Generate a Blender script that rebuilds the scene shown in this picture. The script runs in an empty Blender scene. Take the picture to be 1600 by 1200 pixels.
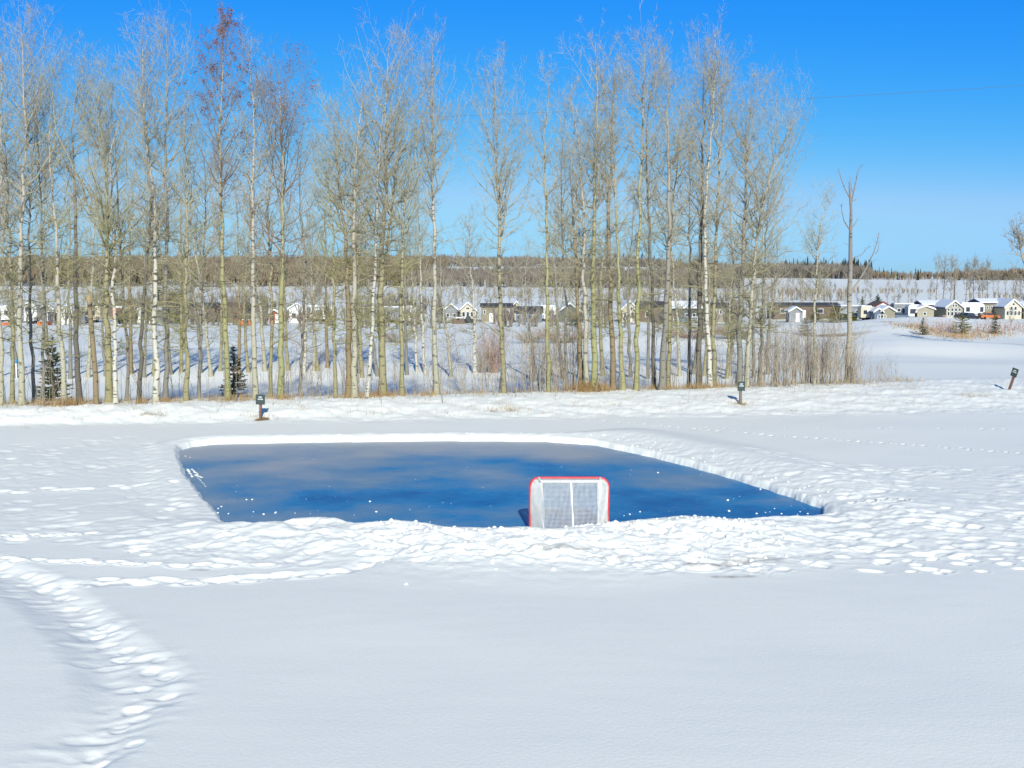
import bpy, math, random
import numpy as np
from mathutils import Vector

# ------------------------------------------------------------------ camera, sky, sun
SC = bpy.context.scene
COL = SC.collection
W, HH, FPX, HOR, EYE = 1600.0, 1200.0, 1800.0, 430.0, 5.7
PITCH = math.atan((HH / 2 - HOR) / FPX)
cam_d = bpy.data.cameras.new('camera'); cam = bpy.data.objects.new('camera', cam_d); COL.objects.link(cam)
cam_d.sensor_width = 36; cam_d.lens = 36 * FPX / W
cam_d.clip_start = 0.1; cam_d.clip_end = 12000
cam.location = (0, 0, EYE); cam.rotation_euler = (math.pi / 2 - PITCH, 0, 0)
SC.camera = cam
SC.view_settings.view_transform = 'Standard'; SC.view_settings.look = 'None'
SC.view_settings.exposure = 0.62; SC.view_settings.gamma = 1
SC.view_settings.use_curve_mapping = False
SC.cycles.max_bounces = 5; SC.cycles.diffuse_bounces = 2; SC.cycles.glossy_bounces = 2
SC.cycles.use_denoising = True

SUN_EL = math.radians(26.0)
SX, SY = 0.11, -1.0                      # horizontal direction TOWARDS the sun (behind the camera)
wd = bpy.data.worlds.new('World'); SC.world = wd; wd.use_nodes = True
nt = wd.node_tree; nt.nodes.clear()
sky = nt.nodes.new('ShaderNodeTexSky'); sky.sky_type = 'NISHITA'; sky.sun_disc = False
sky.sun_elevation = SUN_EL; sky.sun_rotation = math.atan2(SX, SY)
sky.air_density = 1.0; sky.dust_density = 0.3; sky.ozone_density = 2.0; sky.altitude = 600
bg = nt.nodes.new('ShaderNodeBackground'); out = nt.nodes.new('ShaderNodeOutputWorld')
sep = nt.nodes.new('ShaderNodeSeparateColor'); com = nt.nodes.new('ShaderNodeCombineColor')
nt.links.new(sky.outputs[0], sep.inputs[0])
SKY_G = [(3.0, 0.68, .215), (1.10, 0.465, .460), (1.25, 1.02, .628)]  # per channel: power, gain (deeper, bluer clear winter sky)
for i, (pw, g, cap) in enumerate(SKY_G):
    a = nt.nodes.new('ShaderNodeMath'); a.operation = 'POWER'; a.inputs[1].default_value = pw
    b = nt.nodes.new('ShaderNodeMath'); b.operation = 'MULTIPLY'; b.inputs[1].default_value = g * 10 / 10 ** pw   # raw sky is ten times its strength-0.1 value
    c = nt.nodes.new('ShaderNodeMath'); c.operation = 'SMOOTH_MIN'; c.inputs[1].default_value = cap * 10; c.inputs[2].default_value = (.8, 1.0, .3)[i]
    nt.links.new(sep.outputs[i], a.inputs[0]); nt.links.new(a.outputs[0], b.inputs[0]); nt.links.new(b.outputs[0], c.inputs[0]); nt.links.new(c.outputs[0], com.inputs[i])
nt.links.new(com.outputs[0], bg.inputs[0]); bg.inputs[1].default_value = 0.1
nt.links.new(bg.outputs[0], out.inputs[0])

sl = bpy.data.lights.new('sun', 'SUN'); sl.energy = 3.4; sl.angle = math.radians(0.6); sl.color = (1.0, 0.98, 0.865)
so = bpy.data.objects.new('sun', sl); COL.objects.link(so)
sd = Vector((SX, SY, 0)).normalized() * math.cos(SUN_EL) + Vector((0, 0, math.sin(SUN_EL)))
so.rotation_euler = sd.to_track_quat('Z', 'Y').to_euler(); so.location = (0, -20, 30)

rng = np.random.default_rng(7)
R = random.Random(11)

# ------------------------------------------------------------------ helpers
FW = np.array([0, math.cos(PITCH), -math.sin(PITCH)]); UP = np.array([0, math.sin(PITCH), math.cos(PITCH)])
def ray(px, py):
    return FW * FPX + np.array([1, 0, 0]) * (px - W / 2) + UP * (HH / 2 - py)
def on_plane_y(px, py, Y):
    d = ray(px, py); t = Y / d[1]
    return np.array([d[0] * t, Y, EYE + d[2] * t])
def on_plane_z(px, py, z=0.0):
    d = ray(px, py); t = (z - EYE) / d[2]
    return np.array([d[0] * t, d[1] * t, z])
def ground_hit(px, py, near=14.0, far=1500.0):
    d = ray(px, py); d = d / d[1]
    ys = near * (far / near) ** np.linspace(0, 1, 3000)
    zr = EYE + d[2] * ys
    zt = ground(d[0] * ys, ys)
    k = np.argmax(zr < zt)
    if not (zr < zt).any(): k = len(ys) - 1
    return np.array([d[0] * ys[k], ys[k], float(zt[k])])

def _hash(ix, iy, seed):
    h = (ix.astype(np.int64) * 374761393 + iy.astype(np.int64) * 668265263 + seed * 1442695041) & 0xffffffff
    h = ((h ^ (h >> 13)) * 1274126177) & 0xffffffff
    return ((h ^ (h >> 16)) & 0xffff) / 65535.0 * 2 * math.pi
def perlin(x, y, seed=0):
    x = np.asarray(x, float); y = np.asarray(y, float)
    x0 = np.floor(x); y0 = np.floor(y); fx = x - x0; fy = y - y0
    u = fx * fx * fx * (fx * (fx * 6 - 15) + 10); v = fy * fy * fy * (fy * (fy * 6 - 15) + 10)
    def g(dx, dy):
        a = _hash(x0 + dx, y0 + dy, seed)
        return np.cos(a) * (fx - dx) + np.sin(a) * (fy - dy)
    a = g(0, 0) * (1 - u) + g(1, 0) * u; b = g(0, 1) * (1 - u) + g(1, 1) * u
    return (a * (1 - v) + b * v) * 1.5
def sm(t):
    t = np.clip(t, 0, 1); return t * t * (3 - 2 * t)

# terrain ------------------------------------------------------------------------------
DK = np.array([45, 62, 76, 86, 97, 140, 200, 265, 300, 420, 640, 950, 1050, 1300, 1600, 2500, 7000], float)
ZL = np.array([.4, -1.6, -2.3, -2.35, -1.75, -2.9, -4.2, -5.0, -5.0, -3.2, -1.4, 7.6, 12.5, 15.5, 15, 13, 0])
ZM = np.array([.4, -1.0, -1.6, -1.7, -1.6, -2.6, -3.8, -4.6, -4.6, -3.0, -1.2, .0, .3, 5.0, 9, 10, 0])
ZR = np.array([.4, -.5, -.9, -1.1, -1.25, -2.2, -3.4, -4.3, -4.3, -2.8, -1.0, .0, .3, 1.0, 1.2, 1.0, 0])
def crest_y(x): return 50.4 + np.where(x > 0, .30, .24) * np.clip(x, -26, 26)
def foot_y(x): return 45.6 + .11 * np.clip(x, -30, 30)
MOUNDS = [(36, 112, 16, 9, .9), (58, 160, 20, 14, 1.5), (40, 190, 18, 14, 1.2), (70, 205, 26, 12, .8), (20, 150, 14, 10, .9), (-22, 120, 22, 10, .6), (-5, 175, 30, 12, .8), (48, 84, 14, 7, .35), (76, 226, 17, 9, 1.3)]
def ground(x, y):
    x = np.asarray(x, float); y = np.asarray(y, float)
    yc = crest_y(x); yf = foot_y(x)
    u = x / np.maximum(y, 1.0)
    a = np.interp(y, DK, ZL); b = np.interp(y, DK, ZM); c = np.interp(y, DK, ZR)
    w1 = sm((u - .10) / .10); w2 = sm((u - .27) / .07)
    w1n = sm((u - .16) / .12)
    w1 = np.where(y < 500, w1n, w1)
    far = a * (1 - w1) + b * w1; far = far * (1 - w2) + c * w2
    s = (y - yf) / (yc - yf)
    bank = .44 * (.2 * sm(s / .5) + .8 * sm(s))
    k = sm((y - yc) / 11.0)
    z = np.where(y < yc, bank, bank * (1 - k) + far * k)
    m = sm((y - 66) / 30) * (1 - .6 * sm((y - 230) / 30))
    z = z + m * (.55 * perlin(x / 31, y / 24, 3) + .16 * perlin(x / 11, y / 9, 4))
    z = z + sm((y - 500) / 300) * 2.0 * perlin(x / 260, y / 200, 5)
    for (mx, my, rx, ry, h) in MOUNDS:
        z = z + h * np.exp(-((x - mx) / rx) ** 2 - ((y - my) / ry) ** 2)
    return z
def gz(x, y): return float(ground(np.array([x]), np.array([y]))[0])

# object helpers -----------------------------------------------------------------------
def tag(o, label=None, cat=None, group=None, kind=None):
    if label: o['label'] = label
    if cat: o['category'] = cat
    if group: o['group'] = group
    if kind: o['kind'] = kind
    return o
def empty(name, loc, rz=0.0, parent=None):
    o = bpy.data.objects.new(name, None); COL.objects.link(o); o.location = loc; o.rotation_euler[2] = rz
    o.empty_display_size = .2
    if parent: o.parent = parent
    return o
class MB:
    def __init__(s): s.v = []; s.f = []; s.n = 0; s.m = []
    def add(s, V, F, mi=0):
        V = np.asarray(V, float).reshape(-1, 3); F = np.asarray(F, np.int64)
        s.v.append(V); s.f.append(F + s.n); s.m.append(np.full(len(F), mi)); s.n += len(V); return s
    def box(s, x0, x1, y0, y1, z0, z1, mi=0):
        V = [(x, y, z) for z in (z0, z1) for y in (y0, y1) for x in (x0, x1)]
        return s.add(V, [(0, 2, 3, 1), (4, 5, 7, 6), (0, 1, 5, 4), (2, 6, 7, 3), (0, 4, 6, 2), (1, 3, 7, 5)], mi)
    def tubes(s, P, Rr, sides=4, mi=0):
        P = np.asarray(P, float); Rr = np.asarray(Rr, float)
        if P.ndim == 2: P = P[None]; Rr = Rr[None]
        n, k, _ = P.shape
        if n == 0: return s
        T = P[:, -1] - P[:, 0]; T /= np.maximum(np.linalg.norm(T, axis=1, keepdims=True), 1e-9)
        ref = np.where(np.abs(T[:, 2:3]) > .9, np.array([[1., 0, 0]]), np.array([[0, 0, 1.]]))
        A = np.cross(T, ref); A /= np.linalg.norm(A, axis=1, keepdims=True); B = np.cross(T, A)
        an = np.arange(sides) / sides * 2 * math.pi
        off = np.cos(an)[None, :, None] * A[:, None] + np.sin(an)[None, :, None] * B[:, None]
        V = P[:, :, None, :] + Rr[:, :, None, None] * off[:, None]
        idx = np.arange(n * k * sides).reshape(n, k, sides)
        a = idx[:, :-1]; b = idx[:, 1:]
        F = np.stack([a, np.roll(a, -1, 2), np.roll(b, -1, 2), b], -1).reshape(-1, 4)
        return s.add(V.reshape(-1, 3), F, mi)
    def path(s, pts, r, sides=8, mi=0, cap=True):
        """one tube along a bent path, frame carried along"""
        P = [Vector(p) for p in pts]; rr = [r] * len(P) if np.isscalar(r) else list(r)
        prev = None; V = []
        for i, p in enumerate(P):
            t = ((P[min(i + 1, len(P) - 1)] - P[max(i - 1, 0)])).normalized()
            if prev is None: a = t.orthogonal().normalized()
            else: a = (prev - t * prev.dot(t)).normalized()
            prev = a; b = t.cross(a)
            for j in range(sides):
                q = 2 * math.pi * j / sides
                V.append(p + (a * math.cos(q) + b * math.sin(q)) * rr[i])
        F = []
        for i in range(len(P) - 1):
            for j in range(sides):
                F.append((i * sides + j, i * sides + (j + 1) % sides, (i + 1) * sides + (j + 1) % sides, (i + 1) * sides + j))
        s.add([tuple(v) for v in V], F, mi)
        if cap:
            for base, pc in ((0, P[0]), ((len(P) - 1) * sides, P[-1])):
                s.add([tuple(V[base + j]) for j in range(sides)] + [tuple(pc)], [(j, (j + 1) % sides, sides) for j in range(sides)], mi)
        return s
    def tris(s, V3, mi=0):
        V3 = np.asarray(V3, float); n = len(V3)
        return s.add(V3.reshape(-1, 3), np.arange(n * 3).reshape(n, 3), mi)
    def prism(s, prof, y0, y1, mi=0):
        """polygon in local xz extruded along y"""
        n = len(prof)
        s.v.append(np.array([(x, y0, z) for x, z in prof] + [(x, y1, z) for x, z in prof], float))
        faces = [list(range(n)), list(range(2 * n - 1, n - 1, -1))] + [[i, i + n, (i + 1) % n + n, (i + 1) % n] for i in range(n)]
        for f in faces:
            s.f.append(np.array([f]) + s.n); s.m.append(np.array([mi]))
        s.n += 2 * n; return s
    def mesh(s, name, mats, smooth=False):
        me = bpy.data.meshes.new(name)
        V = np.concatenate(s.v); me.vertices.add(len(V)); me.vertices.foreach_set('co', V.ravel())
        lens = np.concatenate([np.full(len(f), f.shape[1]) for f in s.f])
        loops = np.concatenate([f.ravel() for f in s.f])
        me.loops.add(len(loops)); me.loops.foreach_set('vertex_index', loops.astype(np.int32))
        me.polygons.add(len(lens))
        st = np.concatenate([[0], np.cumsum(lens)[:-1]])
        me.polygons.foreach_set('loop_start', st.astype(np.int32))
        me.polygons.foreach_set('material_index', np.concatenate(s.m).astype(np.int32))
        me.polygons.foreach_set('use_smooth', np.full(len(lens), bool(smooth)))
        for m in (mats if isinstance(mats, (list, tuple)) else [mats]): me.materials.append(m)
        me.update(calc_edges=True); me.validate()
        return me
    def build(s, name, mats, parent=None, smooth=False, loc=None):
        o = bpy.data.objects.new(name, s.mesh(name, mats, smooth)); COL.objects.link(o)
        if parent: o.parent = parent
        if loc is not None: o.location = loc
        return o

# materials ----------------------------------------------------------------------------
def mat(name, c1, c2=None, scale=2.0, rough=.8, bump=0.0, bscale=20.0, stretch=(1, 1, 1), coord='Object', spec=.3, lo=.35, hi=.65, metal=0):
    m = bpy.data.materials.new(name); m.use_nodes = True; n = m.node_tree; b = n.nodes['Principled BSDF']
    b.inputs['Roughness'].default_value = rough; b.inputs['Specular IOR Level'].default_value = spec; b.inputs['Metallic'].default_value = metal
    b.inputs['Base Color'].default_value = (*c1, 1)
    if c2 or bump:
        tc = n.nodes.new('ShaderNodeTexCoord'); mp = n.nodes.new('ShaderNodeMapping'); mp.inputs['Scale'].default_value = stretch
        n.links.new(tc.outputs[coord], mp.inputs[0])
    if c2:
        t = n.nodes.new('ShaderNodeTexNoise'); t.inputs['Scale'].default_value = scale; t.inputs['Detail'].default_value = 5
        r = n.nodes.new('ShaderNodeValToRGB'); r.color_ramp.elements[0].position = lo; r.color_ramp.elements[1].position = hi
        r.color_ramp.elements[0].color = (*c1, 1); r.color_ramp.elements[1].color = (*c2, 1)
        n.links.new(mp.outputs[0], t.inputs[0]); n.links.new(t.outputs[0], r.inputs[0]); n.links.new(r.outputs[0], b.inputs['Base Color'])
    if bump:
        t2 = n.nodes.new('ShaderNodeTexNoise'); t2.inputs['Scale'].default_value = bscale; t2.inputs['Detail'].default_value = 4
        bp = n.nodes.new('ShaderNodeBump'); bp.inputs['Strength'].default_value = bump; bp.inputs['Distance'].default_value = .02
        n.links.new(mp.outputs[0], t2.inputs[0]); n.links.new(t2.outputs[0], bp.inputs['Height']); n.links.new(bp.outputs[0], b.inputs['Normal'])
    return m

def bark_mat(name, low, high, fleck, z0, z1, amount):
    """bark that changes from lichen-covered butt to clean pale upper stem, with dark flecks"""
    m = bpy.data.materials.new(name); m.use_nodes = True; n = m.node_tree; b = n.nodes['Principled BSDF']; L = n.links.new
    b.inputs['Roughness'].default_value = .9; b.inputs['Specular IOR Level'].default_value = .15
    tc = n.nodes.new('ShaderNodeTexCoord'); sp = n.nodes.new('ShaderNodeSeparateXYZ'); L(tc.outputs['Object'], sp.inputs[0])
    t = n.nodes.new('ShaderNodeTexNoise'); t.inputs['Scale'].default_value = 1.3; t.inputs['Detail'].default_value = 4; L(tc.outputs['Object'], t.inputs[0])
    ad = n.nodes.new('ShaderNodeMath'); ad.operation = 'MULTIPLY_ADD'; ad.inputs[1].default_value = 5.0; L(t.outputs[0], ad.inputs[0]); L(sp.outputs[2], ad.inputs[2])
    mr = n.nodes.new('ShaderNodeMapRange'); mr.inputs[1].default_value = z0 + 2.5; mr.inputs[2].default_value = z1 + 2.5; L(ad.outputs[0], mr.inputs[0])
    mx = n.nodes.new('ShaderNodeMix'); mx.data_type = 'RGBA'; mx.inputs[6].default_value = (*low, 1); mx.inputs[7].default_value = (*high, 1); L(mr.outputs[0], mx.inputs[0])
    mp = n.nodes.new('ShaderNodeMapping'); mp.inputs['Scale'].default_value = (3, 3, 9); L(tc.outputs['Object'], mp.inputs[0])
    t2 = n.nodes.new('ShaderNodeTexNoise'); t2.inputs['Scale'].default_value = 1.0; t2.inputs['Detail'].default_value = 3; L(mp.outputs[0], t2.inputs[0])
    mr2 = n.nodes.new('ShaderNodeMapRange'); mr2.inputs[1].default_value = 1 - amount; mr2.inputs[2].default_value = 1 - amount + .06; L(t2.outputs[0], mr2.inputs[0])
    mx2 = n.nodes.new('ShaderNodeMix'); mx2.data_type = 'RGBA'; mx2.inputs[7].default_value = (*fleck, 1); L(mx.outputs[2], mx2.inputs[6]); L(mr2.outputs[0], mx2.inputs[0])
    L(mx2.outputs[2], b.inputs['Base Color']); return m

M = {}
M['olive'] = bark_mat('bark_olive', (0.281, 0.257, 0.140), (0.363, 0.322, 0.246), (0.129, 0.111, 0.070), 3, 9, 0.44)
M['yellow'] = bark_mat('bark_yellow', (0.292, 0.281, 0.135), (0.363, 0.333, 0.240), (0.152, 0.135, 0.064), 4, 11, 0.43)
M['pale'] = bark_mat('bark_pale', (0.363, 0.345, 0.246), (0.421, 0.380, 0.316), (0.140, 0.123, 0.094), 1, 7, 0.43)
M['white'] = bark_mat('bark_white', (0.503, 0.480, 0.398), (0.433, 0.392, 0.328), (0.105, 0.094, 0.076), 2, 9, 0.45)
M['grey'] = bark_mat('bark_grey', (0.211, 0.199, 0.164), (0.328, 0.292, 0.246), (0.082, 0.070, 0.058), 3, 10, 0.4)
M['dark'] = bark_mat('bark_dark', (0.129, 0.117, 0.094), (0.257, 0.222, 0.181), (0.058, 0.047, 0.041), 5, 11, 0.4)
M['brown'] = bark_mat('bark_brown', (0.234, 0.181, 0.105), (0.292, 0.234, 0.175), (0.094, 0.070, 0.047), 2, 9, 0.42)
M['dead'] = bark_mat('bark_dead', (0.351, 0.328, 0.257), (0.222, 0.193, 0.175), (0.105, 0.094, 0.082), 3, 6, 0.38)
M['twig'] = bark_mat('twig', (.26, .24, .12), (.36, .325, .235), (.24, .205, .145), 3, 8, .45)
M['twig_olive'] = bark_mat('twig_olive', (.26, .245, .10), (.36, .33, .22), (.24, .21, .12), 4, 10, .45)
M['twig_dark'] = mat('twig_dark', (.17, .13, .10), (.30, .22, .16), .7, .9)
M['leaf_brown'] = mat('leaf_brown', (.16, .07, .045), (.26, .11, .08), 3, .9)
M['needle'] = mat('needle', (.025, .045, .02), (.06, .08, .03), 4, .9)
M['needle_y'] = mat('needle_yellow', (.12, .14, .02), (.24, .21, .04), 2, .9)
M['needle_m'] = mat('needle_mid', (.06, .075, .035), (.12, .12, .05), 2, .9)
M['grass'] = mat('dry_grass', (.30, .22, .11), (.42, .32, .17), 2, .95)
M['grass_o'] = mat('orange_grass', (.30, .18, .075), (.40, .27, .12), 2, .95)
M['stem'] = mat('bare_stem', (.22, .18, .14), (.34, .28, .2), 1, .95)
M['redstem'] = mat('red_stem', (.28, .17, .13), (.4, .28, .22), 1, .95)
M['wood_far'] = mat('far_wood', (.105, .082, .055), (.21, .16, .11), .012, .95, lo=.3, hi=.7)
M['wood_far2'] = mat('far_wood_grey', (.11, .10, .085), (.20, .17, .145), .02, .95, lo=.3, hi=.7)
M['spruce_far'] = mat('far_spruce', (.03, .045, .035), (.06, .07, .05), .05, .95)
M['midtree'] = mat('mid_tree', (.20, .17, .13), (.33, .29, .23), .3, .95)
M['snowcap'] = mat('roof_snow', (.82, .84, .88), rough=.7)
M['white_p'] = mat('white_paint', (.72, .72, .70), (.62, .62, .60), .6, .5)
M['cream'] = mat('cream_siding', (.55, .50, .38), (.48, .43, .32), .5, .7)
M['beige'] = mat('beige_siding', (.34, .31, .23), (.28, .26, .19), .5, .7)
M['tan'] = mat('tan_siding', (.26, .235, .18), (.21, .19, .14), .5, .7)
M['greyw'] = mat('grey_siding', (.26, .27, .28), (.2, .21, .22), .5, .7)
M['brownw'] = mat('brown_siding', (.16, .12, .085), (.11, .085, .06), .5, .7)
M['darkw'] = mat('dark_siding', (.09, .11, .11), (.06, .075, .08), .5, .7)
M['bluegrey'] = mat('blue_grey_siding', (.13, .17, .23), (.1, .13, .18), .5, .7)
M['red'] = mat('red_siding', (.32, .07, .045), (.25, .05, .035), .5, .7)
M['roof_d'] = mat('dark_roof', (.06, .06, .065), (.09, .085, .085), .5, .8)
M['roof_b'] = mat('brown_roof', (.13, .09, .07), (.17, .12, .1), .5, .8)
M['glass'] = mat('window_glass', (.03, .04, .06), rough=.15, spec=.6)
M['rubber'] = mat('rubber', (.02, .02, .02), rough=.8)
M['orange'] = mat('orange_tarp', (.55, .16, .04), (.42, .12, .04), 1, .7)
M['bluep'] = mat('blue_paint', (.03, .25, .5), (.03, .2, .4), 1, .4)
M['carblack'] = mat('dark_paint', (.02, .025, .04), rough=.3, spec=.5)
M['goalred'] = mat('red_paint', (.55, .035, .05), (.62, .06, .07), 6, .4)
M['goalwhite'] = mat('white_enamel', (.80, .79, .76), (.7, .69, .66), 8, .45)
M['cord'] = mat('net_cord', (.72, .71, .66), (.58, .57, .53), 10, .9)
M['post'] = mat('post_wood', (.20, .10, .075), (.13, .085, .065), 6, .85, stretch=(1, 1, .2))
M['postg'] = mat('post_wood_grey', (.20, .16, .13), (.14, .115, .10), 6, .85, stretch=(1, 1, .2))
M['panel'] = mat('sign_panel', (.035, .052, .05), (.045, .062, .06), 5, .5)
M['letters'] = mat('sign_letters', (.55, .57, .57), rough=.6)
M['wire'] = mat('wire', (.10, .11, .13), rough=.6)

# snow: real dirt patches come from the 'dirt' attribute
def snow_material():
    m = bpy.data.materials.new('snow'); m.use_nodes = True; n = m.node_tree; b = n.nodes['Principled BSDF']; L = n.links.new
    b.inputs['Roughness'].default_value = .62; b.inputs['Specular IOR Level'].default_value = .25
    tc = n.nodes.new('ShaderNodeTexCoord')
    at = n.nodes.new('ShaderNodeAttribute'); at.attribute_name = 'dirt'
    t = n.nodes.new('ShaderNodeTexNoise'); t.inputs['Scale'].default_value = 3.5; t.inputs['Detail'].default_value = 6; t.inputs['Roughness'].default_value = .65
    mp = n.nodes.new('ShaderNodeMapping'); mp.inputs['Scale'].default_value = (1, .45, 1); L(tc.outputs['Object'], mp.inputs[0]); L(mp.outputs[0], t.inputs[0])
    a = n.nodes.new('ShaderNodeMath'); a.operation = 'ADD'; L(t.outputs[0], a.inputs[0]); L(at.outputs['Fac'], a.inputs[1])
    mr = n.nodes.new('ShaderNodeMapRange'); mr.inputs[1].default_value = .85; mr.inputs[2].default_value = 1.25; L(a.outputs[0], mr.inputs[0])
    at2 = n.nodes.new('ShaderNodeAttribute'); at2.attribute_name = 'earth'
    c = n.nodes.new('ShaderNodeMix'); c.data_type = 'RGBA'; c.inputs[6].default_value = (.42, .38, .33, 1); c.inputs[7].default_value = (.26, .17, .08, 1); L(at2.outputs['Fac'], c.inputs[0])
    mx = n.nodes.new('ShaderNodeMix'); mx.data_type = 'RGBA'; mx.inputs[6].default_value = (.89, .885, .815, 1); L(c.outputs[2], mx.inputs[7]); L(mr.outputs[0], mx.inputs[0])
    L(mx.outputs[2], b.inputs['Base Color'])
    t2 = n.nodes.new('ShaderNodeTexNoise'); t2.inputs['Scale'].default_value = 16; t2.inputs['Detail'].default_value = 9; t2.inputs['Roughness'].default_value = .62; L(tc.outputs['Object'], t2.inputs[0])
    bp = n.nodes.new('ShaderNodeBump'); bp.inputs['Strength'].default_value = .20; bp.inputs['Distance'].default_value = .03
    L(t2.outputs[0], bp.inputs['Height']); L(bp.outputs[0], b.inputs['Normal'])
    return m
def ice_material():
    m = bpy.data.materials.new('ice'); m.use_nodes = True; n = m.node_tree; b = n.nodes['Principled BSDF']; L = n.links.new
    b.inputs['IOR'].default_value = 1.31; b.inputs['Specular IOR Level'].default_value = .22
    tc = n.nodes.new('ShaderNodeTexCoord')
    mp = n.nodes.new('ShaderNodeMapping'); mp.inputs['Scale'].default_value = (.17, .20, 1); mp.inputs['Location'].default_value = (3.3, 1.2, 0); L(tc.outputs['Object'], mp.inputs[0])
    t = n.nodes.new('ShaderNodeTexNoise'); t.inputs['Scale'].default_value = 1.6; t.inputs['Detail'].default_value = 7; t.inputs['Roughness'].default_value = .55; L(mp.outputs[0], t.inputs[0])
    sp = n.nodes.new('ShaderNodeSeparateXYZ'); L(tc.outputs['Object'], sp.inputs[0])
    # frostier, duller ice towards the far left corner where the snow was not scraped to the bone
    fr = n.nodes.new('ShaderNodeMapRange'); fr.inputs[1].default_value = 33; fr.inputs[2].default_value = 39.5; fr.inputs[3].default_value = 0; fr.inputs[4].default_value = .36; L(sp.outputs[1], fr.inputs[0])
    fx = n.nodes.new('ShaderNodeMapRange'); fx.inputs[1].default_value = 3; fx.inputs[2].default_value = -9; fx.inputs[3].default_value = 0; fx.inputs[4].default_value = .15; L(sp.outputs[0], fx.inputs[0])
    a1 = n.nodes.new('ShaderNodeMath'); a1.operation = 'ADD'; L(fr.outputs[0], a1.inputs[0]); L(fx.outputs[0], a1.inputs[1])
    a2 = n.nodes.new('ShaderNodeMath'); a2.operation = 'ADD'; L(t.outputs[0], a2.inputs[0]); L(a1.outputs[0], a2.inputs[1])
    r = n.nodes.new('ShaderNodeValToRGB'); e = r.color_ramp.elements
    e[0].position = .38; e[0].color = (.0, .13, .37, 1); e[1].position = .88; e[1].color = (.36, .39, .43, 1)
    x = e.new(.50); x.color = (.012, .21, .47, 1); x = e.new(.64); x.color = (.14, .27, .42, 1)
    L(a2.outputs[0], r.inputs[0])
    # skate scratches and frost grain
    mp2 = n.nodes.new('ShaderNodeMapping'); mp2.inputs['Scale'].default_value = (2.2, 9, 1); mp2.inputs['Rotation'].default_value = (0, 0, .25); L(tc.outputs['Object'], mp2.inputs[0])
    t2 = n.nodes.new('ShaderNodeTexNoise'); t2.inputs['Scale'].default_value = 1.6; t2.inputs['Detail'].default_value = 9; t2.inputs['Roughness'].default_value = .75; L(mp2.outputs[0], t2.inputs[0])
    mr = n.nodes.new('ShaderNodeMapRange'); mr.inputs[1].default_value = .52; mr.inputs[2].default_value = .8; mr.inputs[4].default_value = .45; L(t2.outputs[0], mr.inputs[0])
    mx = n.nodes.new('ShaderNodeMix'); mx.data_type = 'RGBA'; mx.inputs[7].default_value = (.42, .5, .6, 1); L(r.outputs[0], mx.inputs[6]); L(mr.outputs[0], mx.inputs[0])
    L(mx.outputs[2], b.inputs['Base Color'])
    b.inputs['Roughness'].default_value = .42
    bp = n.nodes.new('ShaderNodeBump'); bp.inputs['Strength'].default_value = .25; bp.inputs['Distance'].default_value = .02
    L(t2.outputs[0], bp.inputs['Height']); L(bp.outputs[0], b.inputs['Normal'])
    return m
M['snow'] = snow_material(); M['ice'] = ice_material()

# ------------------------------------------------------------------ snow-covered ground
ICE_Z = -.10
CREST = .30
def crest_h(x): return .08 + .24 * (1 - sm((x - 4.6) / 3.0)) * (.75 + .25 * sm((x + 7) / 4))
far_edge = [(280, 704), (300, 698), (340, 694), (500, 691), (700, 689), (850, 690), (930, 696), (985, 707), (1050, 722), (1120, 741), (1180, 759), (1240, 778), (1287, 796)]
near_edge = [(1287, 798), (1262, 802), (1200, 805), (1172, 810), (1150, 812), (1120, 809), (1070, 806), (1020, 810), (950, 818), (880, 826), (820, 823), (760, 825), (705, 823), (670, 817), (620, 812), (590, 815), (560, 817), (530, 810), (490, 808), (455, 811), (430, 815), (400, 816), (372, 813), (350, 812)]
left_edge = [(350, 812), (335, 803), (318, 787), (302, 764), (290, 748), (284, 732), (278, 716)]
poly = [on_plane_z(a, b, ICE_Z)[:2] for a, b in far_edge]
for i, (a, b) in enumerate(near_edge):
    hx = float(crest_h((a - 800) / FPX * 26.0)); p = on_plane_z(a, b, hx)[:2]; poly.append(p + np.array([0, .30 * min(1, i / 3)]))
poly += [on_plane_z(a, b, ICE_Z)[:2] for a, b in left_edge[1:]]
poly = np.array(poly)
nE = len(poly)
isnear = np.zeros(nE); isnear[len(far_edge) - 1: len(far_edge) + len(near_edge) - 1] = 1
isfar = np.zeros(nE); isfar[:len(far_edge) - 1] = 1
def poly_dist(x, y):
    """signed distance (negative inside), weights of near / far edges"""
    best = np.full(x.shape, 1e9); wn = np.zeros(x.shape); wf = np.zeros(x.shape); inside = np.zeros(x.shape, bool)
    for i in range(nE):
        a = poly[i]; b = poly[(i + 1) % nE]; e = b - a; L2 = e @ e + 1e-12
        t = np.clip(((x - a[0]) * e[0] + (y - a[1]) * e[1]) / L2, 0, 1)
        d = np.hypot(x - a[0] - t * e[0], y - a[1] - t * e[1])
        m = d < best; best = np.where(m, d, best); wn = np.where(m, isnear[i], wn); wf = np.where(m, isfar[i], wf)
        c = ((a[1] > y) != (b[1] > y)) & (x < (b[0] - a[0]) * (y - a[1]) / (b[1] - a[1] + 1e-12) + a[0])
        inside ^= c
    return np.where(inside, -best, best), wn, wf

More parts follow.
